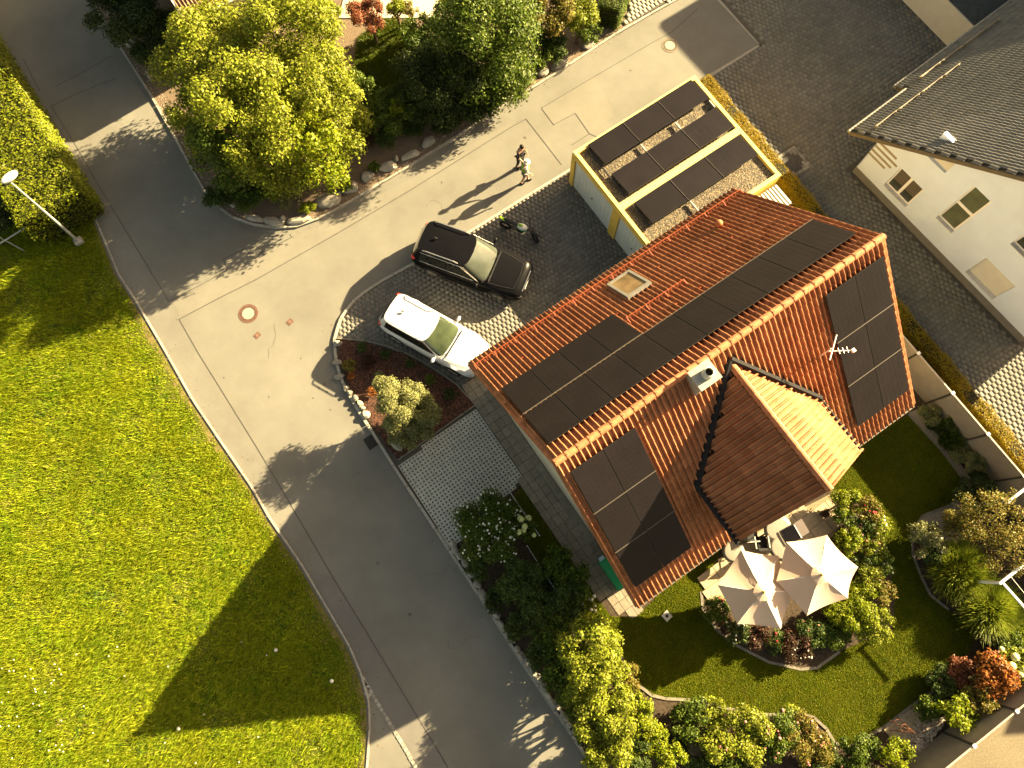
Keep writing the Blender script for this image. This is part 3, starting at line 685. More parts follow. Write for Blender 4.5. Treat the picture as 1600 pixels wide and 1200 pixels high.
pebbles('white_pebbles', wp, 500, 0.07, M('white_pebble', (0.42, 0.36, 0.30), 0.8, 0.2, 10, rnd=0.35, hue=(0.25, 0.16, 0.12)), 9, 0.075, flat=0.7)

# ------------------------------------------------------------------ yard and pavements of the neighbours
yard = [Vector(p) for p in [(10.35, -30, 0), (40, -30, 0), (40, 30, 0), (13.6, 30, 0), (13.45, 10.95, 0), (10.3, 10.95, 0)]]
g = MB(); g.prism(yard, 0.0, 0.034); struct('yard', g, joint_m)
yv = [Vector(p) for p in [(10.1, -12.5, 0), (15.5, -12.5, 0), (15.5, -6.4, 0), (12.95, -6.3, 0), (12.5, 3.9, 0), (20.2, 4.3, 0), (20.2, 19, 0), (13.62, 19, 0), (13.62, 10.85, 0), (9.35, 10.85, 0)]]
well = G(1237, 255)
wsq = [Vector((well.x+a, well.y+b, 0)) for a, b in ((-.62, -.62), (.62, -.62), (.62, .62), (-.62, .62))]
pave('yard_pavers', yv, 0.225, 0.205, paver2_m, 0.0366, holes=[wsq], bond=0.5, ang=0.0, seed=4)
# sidewalk patch at the top
sw = GL([(975, 42), (1062, -6), (1010, -60), (960, -40), (985, 5)])
g = MB(); g.prism([(p.x, p.y) for p in sw], 0.02, 0.075); struct('pavement', g, joint_m)
pave('pavement_pavers', sw, 0.22, 0.22, M('beige_paver', (0.24, 0.215, 0.17), 0.9, 0.15, 12, rnd=0.12), 0.10, seed=5)
# neighbour's pavement at the bottom right, beyond the fence
g = MB(); g.prism([(-3, -15.45), (30, -15.45), (30, -40), (-3, -40)], 0.02, 0.07); struct('pavement', g, M('washed_concrete', (0.15, 0.125, 0.085), 0.95, 0.25, 25, bump=0.4, bscale=60, stain=0.15))

# ------------------------------------------------------------------ garden of the northern neighbour
gn = [p for p in edge_n[:-1]]+[Vector((9.5, 15.2, 0)), Vector((9.5, 75, 0))]
gn_in = [(p.x+0.1, p.y+0.1) for p in gn]
g = MB(); g.prism(gn_in, 0.01, 0.05); struct('north_garden', g, gravelbed_m)
kl = [Vector((p.x, p.y)) for p in edge_n]
def offset(pts, d):
    o = []
    for i, p in enumerate(pts):
        a = Vector((pts[max(i-1, 0)].x, pts[max(i-1, 0)].y)); b = Vector((pts[min(i+1, len(pts)-1)].x, pts[min(i+1, len(pts)-1)].y)); t = (b-a).normalized()
        o.append(Vector((p.x-t.y*d, p.y+t.x*d, 0)))
    return o
e1, e2 = offset(edge_n[1:-1], 0.12), offset(edge_n[1:-1], 0.55)
pebbles('kerb_gravel', e1+e2[::-1], 26000, 0.028, pebble_m, 31, 0.05)
nl = GL([(548, 150), (560, 60), (600, 30), (650, 40), (655, 90), (640, 150), (610, 170), (570, 165)])
g = MB(); g.prism(nl, 0.04, 0.075); struct('north_lawn', g, M('north_turf', (0.04, 0.055, 0.005), 1, 0.3, 5))
turf('north_lawn_grass', nl, 2200, 0.10, 0.012, leafmat('bright_blade', (0.075, 0.11, 0.004), (0.11, 0.13, 0.01)), 22, 0.075, clump=0.6, lean=0.9)
nt_ = GL([(530, 30), (545, -30), (700, -60), (710, 5), (690, 28), (640, 30)])
g = MB(); g.prism(nt_, 0.05, 0.09); struct('north_terrace', g, M('pale_terrace', (0.52, 0.44, 0.33), 0.9, 0.06, 4))

# boulders
def ico_rock(seed, sx, sy, sz):
    bm = bmesh.new(); bmesh.ops.create_icosphere(bm, subdivisions=2, radius=1.0); rs = np.random.RandomState(seed)
    pl = rs.randn(7, 3); pl /= np.linalg.norm(pl, axis=1)[:, None]; dd = 0.62+0.25*rs.rand(7)
    for v in bm.verts:
        p = np.array(v.co)
        for a, b in zip(pl, dd):
            e = p.dot(a)-b
            if e > 0: p = p-a*e
        p = p*(1+0.03*rs.randn()); v.co = Vector((p[0]*sx, p[1]*sy, p[2]*sz))
    me = bpy.data.meshes.new('boulder'); bm.to_mesh(me); bm.free(); me.materials.append(rock_m); return me
def boulder(u, v, a, b, ang, label, group, sd):
    p = G(u, v, 0.15); s = 1/38.0; me = ico_rock(sd, a*s*1.12, b*s*1.12, max(0.16, b*s*0.75))
    o = bpy.data.objects.new('boulder', me); link(o); o.location = (p.x, p.y, 0.10); o.rotation_euler = (0, 0, rad(-ang)-AZ); return tag(o, label, 'boulder', group)
NB = [(345, 291, 7, 4, 60, 'small dark boulder under the shrubs where the left kerb begins to curve'),
 (362, 318, 8, 4, 50, 'narrow boulder beside the gravel where the kerb curves inward'),
 (397, 341, 15, 6, 12, 'long low boulder leftmost in the sunny row at the rounded kerb corner'),
 (427, 345, 17, 8, 14, 'broad cracked boulder at the very tip of the rounded kerb corner'),
 (441, 341, 5, 5, 0, 'small round whitish stone wedged between two boulders at the kerb corner'),
 (468, 343, 20, 7, -12, 'long tan boulder below the small yellow cushion plant'),
 (512, 312, 21, 13, -14, 'large bright cream boulder right of the yellow cushion plant'),
 (529, 301, 4, 5, 0, 'small oval stone leaning on the pale grey boulder'),
 (546, 293, 14, 12, -20, 'pale grey angular boulder beside the large cream one'),
 (573, 275, 12, 9, -35, 'grey boulder left of the little round green cushion plant'),
 (607, 259, 17, 11, -32, 'large bluish grey boulder right of the little green cushion plant'),
 (619, 247, 5, 6, 0, 'small dark stone between two long grey boulders'),
 (642, 242, 18, 7, -30, 'long flat grey boulder in front of the bare gravel'),
 (669, 221, 14, 9, -35, 'rounded grey boulder under the feathery yellow-green shrub'),
 (745, 176, 13, 7, -40, 'whitish boulder below the shaded dark shrub'),
 (763, 166, 10, 7, -40, 'whitish boulder just right of another below the shaded shrub'),
 (795, 149, 11, 8, -40, 'grey boulder below the big dark glossy tree'),
 (826, 128, 13, 5, -28, 'flat shaded boulder below the tree, nearer the cars'),
 (849, 111, 10, 8, -45, 'rounded shaded boulder left of the long pale one'),
 (875, 99, 17, 8, -35, 'long pale boulder below the yellowish tall bush'),
 (921, 68, 13, 7, -42, 'reddish boulder near the clipped hedge end'),
 (200, 68, 9, 5, 60, 'grey boulder in deep shade by the upper left kerb'),
 (206, 62, 6, 6, 20, 'rounded stone touching the shaded grey boulder by the upper left kerb'),
 (232, 118, 12, 4, 58, 'thin shaded boulder by the left kerb below the others')]
for i, (u, v, a, b, an, lb) in enumerate(NB): boulder(u, v, a, b, an, lb, 'boulders edging the northern garden', 50+i)
IB = [(527, 536, 5, 8, 80, 'pale block at the top of the stone row of the mulch bed'), (527, 566, 5, 9, 85, 'long grey stone beside the curved kerb of the mulch bed'),
 (530, 588, 5, 9, 80, 'reddish long stone by the curved kerb of the mulch bed'), (541, 607, 5, 6, 60, 'brownish stone midway down the curved kerb'),
 (547, 613, 6, 5, 40, 'cream stone midway down the curved kerb'), (555, 622, 6, 6, 50, 'tan stone left of the pale sage shrub'),
 (562, 630, 6, 5, 40, 'rounded tan stone left of the pale sage shrub'), (565, 637, 6, 4, 10, 'flat cream stone beside the sage shrub'),
 (571, 647, 8, 7, 50, 'largest pinkish stone beside the sage shrub'), (518, 551, 3, 3, 0, 'tiny pebble stone on the kerb of the mulch bed')]
for i, (u, v, a, b, an, lb) in enumerate(IB[:-1]): boulder(u, v, a*0.9, b*0.9, an, lb, 'stones edging the mulch bed', 90+i)
boulder(620, 695, 11, 6, 40, 'grey stone in the shade under the sage shrub', 'stones edging the mulch bed', 101)
rr = random.Random(77)
wl = GL([(700, 853), (708, 868), (727, 893), (745, 925), (765, 958), (783, 985), (800, 1012), (815, 1035), (830, 1060), (848, 1085), (862, 1105), (880, 1132), (893, 1155)])
desc = ['cream', 'tan', 'grey', 'pinkish', 'dark', 'pale']
wn = 0; ORD = 'first second third fourth fifth sixth seventh eighth ninth tenth eleventh twelfth thirteenth fourteenth fifteenth sixteenth seventeenth eighteenth nineteenth twentieth twenty-first twenty-second twenty-third twenty-fourth twenty-fifth twenty-sixth'.split()
for a, b in zip(wl[:-1], wl[1:]):
    for t in (0.2, 0.7):
        c = a.lerp(b, t)+Vector((0.14+rr.uniform(0, .1), 0, 0)); s = rr.uniform(0.10, 0.17); me = ico_rock(200+wn, s*1.5, s, s)
        o = bpy.data.objects.new('edging_stone', me); link(o); o.location = (c.x, c.y, 0.10); o.rotation_euler = (0, 0, math.atan2(b.y-a.y, b.x-a.x))
        tag(o, ORD[wn]+' rough stone from the lattice paving in the row along the shaded roadside bed', 'stone', 'stones edging the shaded roadside bed'); wn += 1

# ------------------------------------------------------------------ covers in the road
def manhole(u, v, r, ring_m, label, inner=cover_m):
    p = G(u, v); t = thing('manhole_cover', label, 'manhole cover', (p.x, p.y, 0))
    mb = MB(); mb.cyl((0, 0, 0), (0, 0, 0.010), r, r, 32, None); mb.build('frame', ring_m, t)
    mb = MB(); mb.cyl((0, 0, 0.010), (0, 0, 0.016), r*0.60, r*0.60, 28, None); mb.build('lid', inner, t)
    mb = MB()
    for i in range(20):
        q = 6.283*i/20; mb.box((math.cos(q)*r*0.74, math.sin(q)*r*0.74, 0.013), (0.035, 0.05, 0.012), None, Matrix.Rotation(q, 3, 'Z'))
    mb.build('vent_slots', castiron_m, t); return t
rust_m = M('rusty_cast_iron', (0.105, 0.055, 0.040), 0.8, 0.2, 10)
manhole(388, 490, 0.42, rust_m, 'round manhole cover with reddish ring in the middle of the road junction')
manhole(1047, 71, 0.38, M('brown_cast_iron', (0.15, 0.12, 0.085), 0.8, 0.2, 10), 'round manhole cover on the side road above the garage')
t = thing('manhole_cover', 'dark manhole cover in a cobbled square in the shaded yard', 'manhole cover', (well.x, well.y, 0.02))
mb = MB(); mb.cyl((0, 0, 0), (0, 0, 0.035), 0.40, 0.40, 28); mb.build('lid', castiron_m, t)
rr = random.Random(1)
for i in range(9):
    for j in range(9):
        x, y = -0.54+0.135*i, -0.54+0.135*j
        if math.hypot(x, y) > 0.45: MBo = MB().box((0, 0, 0), (0.12, 0.12, 0.04), None, None, False).build('cobble', M('small_cobble', (0.20, 0.19, 0.17), 0.8, 0.2, 20, rnd=0.35), t, (x, y, 0.015+rr.uniform(0, .006)))
for u, v, lb in ((453, 503, 'small square reddish valve cover right of the manhole'), (402, 524, 'small square reddish valve cover just below the manhole')):
    p = G(u, v); t = thing('valve_cover', lb, 'valve cover', (p.x, p.y, 0), 0.2)
    MB().box((0, 0, 0.005), (0.26, 0.22, 0.012)).build('frame', rust_m, t); MB().cyl((0, 0, 0.012), (0, 0, 0.017), 0.07, 0.07, 14).build('lid', M('worn_iron', (0.15, 0.09, 0.065), 0.7, 0.15, 12), t)
p = G(579, 691); t = thing('drain_grate', 'dark street drain grate against the kerb beside the sage shrub', 'drain', (p.x, p.y, 0), 0)
MB().box((0, 0, 0.004), (0.40, 0.52, 0.008)).build('pit', M('pit', (0.01, 0.01, 0.01), 1), t)
for i in range(6): MB().box((-0.16+0.064*i, 0, 0.012), (0.03, 0.50, 0.016)).build('bar', castiron_m, t)

# ------------------------------------------------------------------ roof tiles
def tile_mesh(w, l, h, cells=2, thick=0.028, name='roof_tile', mat=None):
    prof = []; w = w-0.010
    for c in range(cells):
        for t, z in ((0.0, 0), (0.08, 0.74), (0.22, 1.0), (0.37, 0.74), (0.46, 0)):
            prof.append((w*(c+t)/cells-w/2, z*h))
    prof.append((w/2, 0.0)); n = len(prof)
    V = [(x, l+0.03, z) for x, z in prof]+[(x, 0, z+thick) for x, z in prof]+[(x, 0, z-0.005) for x, z in prof]
    Fc = [(n+i, n+i+1, i+1, i) for i in range(n-1)]+[(2*n+i, 2*n+i+1, n+i+1, n+i) for i in range(n-1)]
    return np.array(V), np.array(Fc)
def lay_tiles(house, fields, w, l, h, mat, cells=2, limit=300, rank=None, thick=0.036, seed=1):
    """fields: list of (origin, across, up, nx, ny, keep(centre), bond). The tiles that show largest become parts, the rest one mesh."""
    V, Fc = tile_mesh(w, l, h, cells, thick); rs = random.Random(seed); T = []
    for org, ac, up, nx, ny, keep, bond in fields:
        ac, up = Vector(ac).normalized(), Vector(up).normalized(); nr = ac.cross(up)
        for j in range(ny):
            for i in range(nx+(1 if bond else 0)):
                off = (bond if j % 2 else 0)*w
                c = Vector(org)+ac*((i+0.5)*w-off)+up*(j*l)
                m = c+up*(l/2)
                kp = keep(m)
                if not kp: continue
                a2 = ac+up*rs.gauss(0, .004)+nr*rs.gauss(0, .004); a2.normalize(); u2 = nr.cross(a2).normalized(); n2 = a2.cross(u2)
                Mx = Matrix([list(x) for x in zip(a2, u2, n2)]).to_4x4(); Mx.translation = c+nr*(0.05+rs.gauss(0, .0015))
                T.append((rank(m) if kp != 2 else 1e9, Mx))
    T.sort(key=lambda t: t[0]); me = bpy.data.meshes.new('roof_tile'); me.from_pydata([tuple(v) for v in V], [], [tuple(f) for f in Fc]); me.materials.append(mat)
    for r, Mx in T[:limit]:
        o = bpy.data.objects.new('roof_tile', me); link(o, house); o.matrix_local = Mx
    rest = T[limit:]
    if rest:
        A = np.array([np.array(Mx) for _, Mx in rest]); Vh = np.concatenate([V, np.ones((len(V), 1))], 1)
        VV = np.einsum('nij,kj->nki', A, Vh)[..., :3].reshape(-1, 3); k = len(V)
        FF = (Fc[None]+(np.arange(len(rest))*k)[:, None, None]).reshape(-1, 4)
        npmesh('further_roof_tiles', VV, FF, mat, house)['kind'] = 'stuff'
    return len(T)
def gable_roof(house, x0, x1, hw, he, hr, th=0.14, name='roof', mat=deck_m, yc=0.0, hole=None):
    mb = MB()
    for sg in (1, -1):
        P = [(x0, yc, hr), (x1, yc, hr), (x1, yc+sg*hw, he), (x0, yc+sg*hw, he)]
        vs = P+[(x, y, z-th) for x, y, z in P]
        mb.add(vs, [(0, 1, 2, 3), (7, 6, 5, 4), (0, 4, 5, 1), (1, 5, 6, 2), (2, 6, 7, 3), (3, 7, 4, 0)])
    return mb.build(name, mat, house)
def half_pipe(mb, p0, p1, r, mat=None, n=7, flare=1.05):
    """half round ridge tile between two points, a little wider at the near end"""
    p0, p1 = Vector(p0), Vector(p1); a = (p1-p0).normalized(); s = a.cross(Vector((0, 0, 1))).normalized(); u = s.cross(a)
    vs = []
    for p, rr_ in ((p0, r*flare), (p1, r)):
        for i in range(n+1):
            q = math.pi*(i/n)*1.16-0.25; vs.append(p+s*math.cos(q)*rr_+u*math.sin(q)*rr_)
    fs = [(i, i+1, n+2+i, n+1+i) for i in range(n)]
    mb.add(vs, fs, mat); mb.add(vs[:n+1], [tuple(range(n+1))], mat); return mb

# ------------------------------------------------------------------ the red roofed house
L_, W_, HE, HR = 12.37, 10.31, 2.9, 7.7
K_ = (HR-HE)/(W_/2)
H = thing('family_house', 'house with red clay tile roof, dark solar panels and a cross gable, in the middle', 'house')
mb = MB(); hx, hy = L_/2-0.42, W_/2-0.5
zr = HR-0.2
mb.add([(-hx, -hy, 0), (hx, -hy, 0), (hx, hy, 0), (-hx, hy, 0), (-hx, -hy, zr-K_*hy), (hx, -hy, zr-K_*hy), (hx, hy, zr-K_*hy), (-hx, hy, zr-K_*hy), (-hx, 0, zr), (hx, 0, zr)],
       [(0, 1, 5, 4), (2, 3, 7, 6), (1, 2, 6, 9, 5), (3, 0, 4, 8, 7), (4, 5, 9, 8), (8, 9, 6, 7)])
mb.build('wall', wall_m, H)
gable_roof(H, -L_/2+0.04, L_/2-0.04, W_/2-0.03, HE+0.03, HR)
NX_, NYR = 32, 21; TW = L_/NX_; SL = math.hypot(W_/2, HR-HE); TL = SL/NYR
DHX, DZE, DZR, DYF = 2.55, 4.9, 7.25, -5.12       # cross gable: half width, eave, ridge, front
DYB = -(HR-DZR)/K_; DYV = -(HR-DZE)/K_; KD = (DZR-DZE)/DHX
def under_cross(m, mg=-0.16):
    ax = abs(m.x)
    if ax > DHX or (ax > 2.12 and m.y < DYV+0.1): return False
    yv = DYB+(DYV-DYB)*ax/DHX
    return DYF-0.1 < m.y < yv+mg
PAN = []                                            # (side, x0, s0, w, h) of solar panels
for i in range(10): PAN.append((1, -5.95+1.175*i, 0.60, 1.155, 1.80))
for i in range(4): PAN.append((1, -5.93+1.165*i, 2.50, 1.145, 1.80))
for i in range(2):
    for j in range(3):
        PAN.append((-1, -5.93+1.165*i, 0.42+1.87*j, 1.145, 1.84)); PAN.append((-1, 3.60+1.165*i, 0.45+1.87*j, 1.145, 1.84))
def hidden_by_panel(m):
    sd = 1 if m.y > 0 else -1; s = abs(m.y)*math.hypot(1, K_)
    return any(a == sd and x0+0.1 < m.x < x0+w_-0.1 and s0+0.15 < s < s0+h_-0.1 for a, x0, s0, w_, h_ in PAN)
def keep_main(m):
    if m.y < 0 and under_cross(m): return 0
    if m.y > 0 and -0.36 < m.x < 0.55 and 4.65 < m.y*math.hypot(1, K_) < 6.0: return 0
    return 2 if hidden_by_panel(m) else 1
sr = (Vector((0, -W_/2, HE-HR))).normalized()
dup = lambda sg: Vector((0, -sg*W_/2, HR-HE)).normalized()
DW = (DYB-DYF)/12; DSL = math.hypot(DHX, DZR-DZE); 
def keep_cross(m):
    ax = abs(m.x); yv = DYB+(DYV-DYB)*ax/DHX
    return 1 if m.y < yv-0.10 else 0
rk = lambda m: (Vector(CAM)-m).length-(1.5 if abs(m.x) < DHX and m.y < 0 else 0)
# cross-gable tiles use the same size across the slope direction
fields = [((L_/2, W_/2, HE), (-1, 0, 0), dup(1), NX_, NYR, keep_main, 0), ((-L_/2, -W_/2, HE), (1, 0, 0), dup(-1), NX_, NYR, keep_main, 0)]
ncr = 10
fields += [((-DHX, DYB, DZE), (0, -1, 0), Vector((DHX, 0, DZR-DZE)), 12, ncr, keep_cross, 0),
           ((DHX, DYF, DZE), (0, 1, 0), Vector((-DHX, 0, DZR-DZE)), 12, ncr, keep_cross, 0)]
lay_tiles(H, fields, TW, TL, 0.088, roof_tile_m, 2, 300, rk)
# cross gable deck and walls
mb = MB()
for sg in (-1, 1):
    P = [(0, DYB, DZR), (sg*DHX*0.985, DYV, DZE), (sg*DHX*0.985, DYF, DZE), (0, DYF, DZR)]
    vs = P+[(x, y, z-0.12) for x, y, z in P]
    mb.add(vs, [(0, 1, 2, 3), (7, 6, 5, 4), (0, 4, 5, 1), (1, 5, 6, 2), (2, 6, 7, 3), (3, 7, 4, 0)])
mb.build('cross_gable_roof', deck_m, H)
mb = MB(); a = DHX-0.35; f = DYF+0.35; zt = DZR-0.16
mb.add([(-a, f, 0), (a, f, 0), (a, f, zt-KD*a), (0, f, zt), (-a, f, zt-KD*a), (-a, -0.6, 0), (a, -0.6, 0), (a, -0.6, zt-KD*a), (0, -0.6, zt), (-a, -0.6, zt-KD*a)],
       [(0, 1, 2, 3, 4), (1, 6, 7, 2), (5, 0, 4, 9), (2, 7, 8, 3), (3, 8, 9, 4)])
mb.build('cross_gable_wall', wall_m, H)
# valley flashings, dark eave edges
for sg in (-1, 1):
    mb = MB(); A = Vector((sg*0.0, DYB+0.10, HR-K_*(-DYB-0.10)+0.15)); B = Vector((sg*(DHX+0.02), DYV+0.02, DZE+0.19)); C = Vector((sg*(DHX+0.02), DYF-0.02, DZE+0.10))
    for p, q, wd in ((A, B, 0.11), (B, C, 0.085 if sg < 0 else 0.045)):
        n = 12
        for i in range(n):
            c0 = p.lerp(q, i/n); c1 = p.lerp(q, (i+1)/n); rr = 0.0
            mb.cyl(c0, c1, wd+rr, wd+rr, 6, None, False, False)
    mb.build('valley_flashing', lead_m, H)
# ridge tiles
n = 31; x0 = -L_/2; st = L_/n
for i in range(n):
    mb = MB(); half_pipe(mb, (0, 0, 0), (st*1.08, 0, -0.012), 0.115); mb.cyl((0.05, 0, 0.12), (0.05, 0, 0.145), 0.014, 0.014, 5); mb.build('ridge_tile', ridge_tile_m, H, (x0+i*st, 0, HR+0.06))
n = 12; st = (DYB-DYF)/n
for i in range(n):
    mb = MB(); half_pipe(mb, (0, 0, 0), (0, st*1.08, -0.012), 0.115); mb.build('ridge_tile', ridge_tile_m, H, (0, DYF+i*st, DZR+0.055))
# verge boards and verge tiles
for x in (-L_/2-0.02, L_/2+0.02):
    for sg in (1, -1):
        n = NYR
        for i in range(n):
            mb = MB(); y0 = sg*(W_/2)*(i/n); y1 = sg*(W_/2)*((i+1.06)/n)
            z0 = HR-K_*abs(y0); z1 = HR-K_*abs(y1)
            t = 0.028
            vs = [(-0.03, y0, z0+0.075), (0.03, y0, z0+0.075), (0.03, y1, z1+0.075+t), (-0.03, y1, z1+0.075+t), (-0.03, y0, z0-0.09), (0.03, y0, z0-0.09), (0.03, y1, z1-0.09), (-0.03, y1, z1-0.09)]
            mb.add(vs, [(0, 1, 2, 3), (0, 3, 7, 4), (1, 5, 6, 2), (2, 6, 7, 3), (4, 7, 6, 5)]); mb.build('verge_tile', roof_tile_m, H, (x, 0, 0))
# gutters
for y, xs in ((W_/2+0.05, [(-L_/2, L_/2)]), (-W_/2-0.05, [(-L_/2, -DHX-0.05), (DHX+0.05, L_/2)])):
    for a, b in xs:
        mb = MB(); R = 0.065; m_ = 6; vs = []; 
        for x in (a, b):
            for i in range(m_+1):
                q = math.pi+math.pi*i/m_; vs.append((x, y+R*math.cos(q), HE-0.02+R*math.sin(q)))
            for i in range(m_, -1, -1):
                q = math.pi+math.pi*i/m_; vs.append((x, y+(R-0.012)*math.cos(q), HE-0.02+(R-0.012)*math.sin(q)))
        k = 2*(m_+1); mb.add(vs, [(i, (i+1) % k, k+(i+1) % k, k+i) for i in range(k)]); mb.build('gutter', zinc_m, H)
mb = MB(); mb.cyl((-L_/2+0.5, -W_/2+0.42, HE-0.4), (-L_/2+0.5, -W_/2+0.42, 0.05), 0.045, 0.045, 8); mb.build('downpipe', zinc_m, H)
# solar panels
def on_roof(sd, x, s, lift=0.0):
    c = 1/math.hypot(1, K_); y = sd*s*c; z = HR-K_*s*c
    n = Vector((0, sd*K_*c, c)); return Vector((x, y, z))+n*lift
def roof_frame(sd):
    c = 1/math.hypot(1, K_); up = Vector((0, -sd*c, K_*c)); n = Vector((0, sd*K_*c, c)); ax = up.cross(n); return ax, up, n
def panel_mesh(w_, h_, lines):
    mb = MB(); t = 0.04
    mb.box((0, 0, t/2), (w_, h_, t), panel_edge); mb.add([(-w_/2+.012, -h_/2+.012, t+.003), (w_/2-.012, -h_/2+.012, t+.003), (w_/2-.012, h_/2-.012, t+.003), (-w_/2+.012, h_/2-.012, t+.003)], [(0, 1, 2, 3)], panel_m)
    if lines:
        for i in range(1, 6): mb.box((-w_/2+w_*i/6, 0, t+.005), (0.008, h_-.03, .002), cellline_m, None, False)
        for i in range(1, 10): mb.box((0, -h_/2+h_*i/10, t+.005), (w_-.03, 0.004, .002), cellline_m, None, False)
    return mb
protos = {}
for sd, x0, s0, w_, h_ in PAN:
    ax, up, n = roof_frame(sd); Mx = Matrix([list(v) for v in zip(ax, up, n)]).to_4x4(); Mx.translation = on_roof(sd, x0+w_/2, s0+h_/2, 0.20)
    key = (round(w_, 3), round(h_, 3))
    if key not in protos:
        o = panel_mesh(w_, h_, True).build('solar_panel', None, H); protos[key] = o
    else: o = protos[key].copy(); COL.objects.link(o)
    o.matrix_local = Mx
def rail(sd, xa, sa, xb, sb, wd=0.03):
    ax, up, n = roof_frame(sd); a = on_roof(sd, xa, sa, 0.237); b = on_roof(sd, xb, sb, 0.237)
    mb = MB(); mb.cyl(a, b, wd*0.5, wd*0.5, 6); mb.build('mounting_rail', M('rail_alu', (0.085, 0.072, 0.058), 0.6, 0.05, 4), H)
rail(1, -5.95, 2.455, -1.25, 2.455); rail(1, -1.2, 2.43, 5.8, 2.43, 0.02)
for j in (1, 2):
    rail(-1, -5.95, 0.42+1.87*j-0.015, -3.6, 0.42+1.87*j-0.015); rail(-1, 3.6, 0.45+1.87*j-0.015, 5.93, 0.45+1.87*j-0.015)
# snow guards: red lattice rails
def snow_guard(xa, xb, s, sd=1):
    mb = MB()
    for d, l in ((0.0, 0.10), (0.0, 0.28)):
        mb.cyl(on_roof(sd, xa, s, l), on_roof(sd, xb, s, l), 0.010, 0.010, 5)
    n = int((xb-xa)/0.13)
    for i in range(n+1):
        x = xa+(xb-xa)*i/n; mb.cyl(on_roof(sd, x, s, 0.10), on_roof(sd, x, s, 0.30), 0.008, 0.008, 4)
    n = int((xb-xa)/0.9)+1
    for i in range(n+1):
        x = xa+(xb-xa)*i/n; mb.cyl(on_roof(sd, x, s-0.22, 0.05), on_roof(sd, x, s, 0.28), 0.015, 0.015, 4)
    mb.build('snow_guard', snow_m, H)
snow_guard(-L_/2+0.1, L_/2-0.1, 6.42); snow_guard(-1.12, 1.28, 3.62)
# small snow stops scattered over the slope
mb = MB(); ax, up, n_ = roof_frame(1); rs = random.Random(5)
for j, s in enumerate((2.9, 4.3, 5.3)):
    for i in range(12):
        x = -5.6+i*1.0+(0.5 if j % 2 else 0)
        if (x < -1.1 and s < 4.4) or (-0.7 < x < 0.9 and s > 4.1): continue
        p = on_roof(1, x, s, 0.10); mb.box(p, (0.05, 0.05, 0.08), None, Matrix([list(v) for v in zip(ax, up, n_)]), False)
o = mb.build('snow_stops', snow_m, H); o['kind'] = 'stuff'
# skylight
ax, up, n_ = roof_frame(1); Rm = Matrix([list(v) for v in zip(ax, up, n_)])
fr = MB(); W2, H2 = 1.02, 1.46; c0 = on_roof(1, 0.09, 5.36, 0.14)
for dx, dy, sx, sy in ((-W2/2+.05, 0, .10, H2), (W2/2-.05, 0, .10, H2), (0, -H2/2+.06, W2-.2, .12), (0, H2/2-.06, W2-.2, .12)):
    fr.box(c0+Rm @ Vector((dx, dy, 0.04)), (sx, sy, 0.14), None, Rm)
fr.build('skylight_frame', zinc_m, H)
MB().box(c0+Rm @ Vector((0, 0, 0.07)), (W2-.18, H2-.22, 0.02), None, Rm).build('skylight_glass', M('skylight_pane', (0.16, 0.11, 0.06), 0.15, 0.35, 2.5, spec=0.8, coat=0.6), H)
# chimney
mb = MB(); mb.box((-1.17, -0.40, 7.60), (0.66, 0.58, 1.1)); o = mb.build('chimney', M('chimney_sheet', (0.25, 0.25, 0.22), 0.6, 0.2, 6), H)
mb = MB(); mb.box((0, 0, 0), (0.76, 0.68, 0.05)); mb.build('chimney_cap', M('chimney_cap_m', (0.26, 0.26, 0.23), 0.6, 0.15, 6), o, (-1.17, -0.40, 8.175))
mb = MB(); mb.cyl((-1.12, -0.42, 8.20), (-1.12, -0.42, 8.50), 0.17, 0.17, 18, None, False); mb.cyl((-1.12, -0.42, 8.50), (-1.12, -0.42, 8.53), 0.17, 0.12, 18, None, False); mb.cyl((-1.12, -0.42, 8.53), (-1.12, -0.42, 8.35), 0.12, 0.12, 18, None, False); mb.build('flue', M('flue_steel', (0.45, 0.44, 0.38), 0.5, 0.1, 4), o)
mb = MB(); mb.cyl((-1.12, -0.42, 8.40), (-1.12, -0.42, 8.41), 0.12, 0.12, 18); mb.build('flue_opening', M('opening_shade', (0.004, 0.004, 0.004), 1), o)  # black disc: the shade down the flue, put into the colour
# vent pipe
p = on_roof(1, 4.1, 5.5, 0); mb = MB(); mb.cyl(p, p+Vector((0, 0, 0.45)), 0.07, 0.07, 10); mb.ell(p+Vector((0, 0, 0.48)), (0.13, 0.13, 0.09), 12, 6); mb.build('roof_vent', terracotta, H)
# antenna
p = on_roof(-1, 2.95, 2.55, 0); a = MB(); top = p+Vector((0, 0, 1.05)); a.cyl(p, top, 0.025, 0.025, 8)
a.cyl(top+Vector((-0.1, 0.0, -0.1)), top+Vector((0.55, -0.42, -0.1)), 0.018, 0.02, 6)
a.cyl(top+Vector((-0.28, -0.25, 0)), top+Vector((0.42, 0.25, 0)), 0.024, 0.024, 6)
for i in range(3): a.cyl(top+Vector((0.15+0.12*i, -0.28-0.06*i, -0.08)), top+Vector((0.22+0.12*i, -0.10-0.06*i, -0.08)), 0.012, 0.012, 5)
a.box(top+Vector((0.56, -0.43, -0.08)), (0.10, 0.12, 0.10)); a.build('antenna', M('aluminium', (0.62, 0.60, 0.58), 0.4, 0.05, 4, metal=0.3), H)
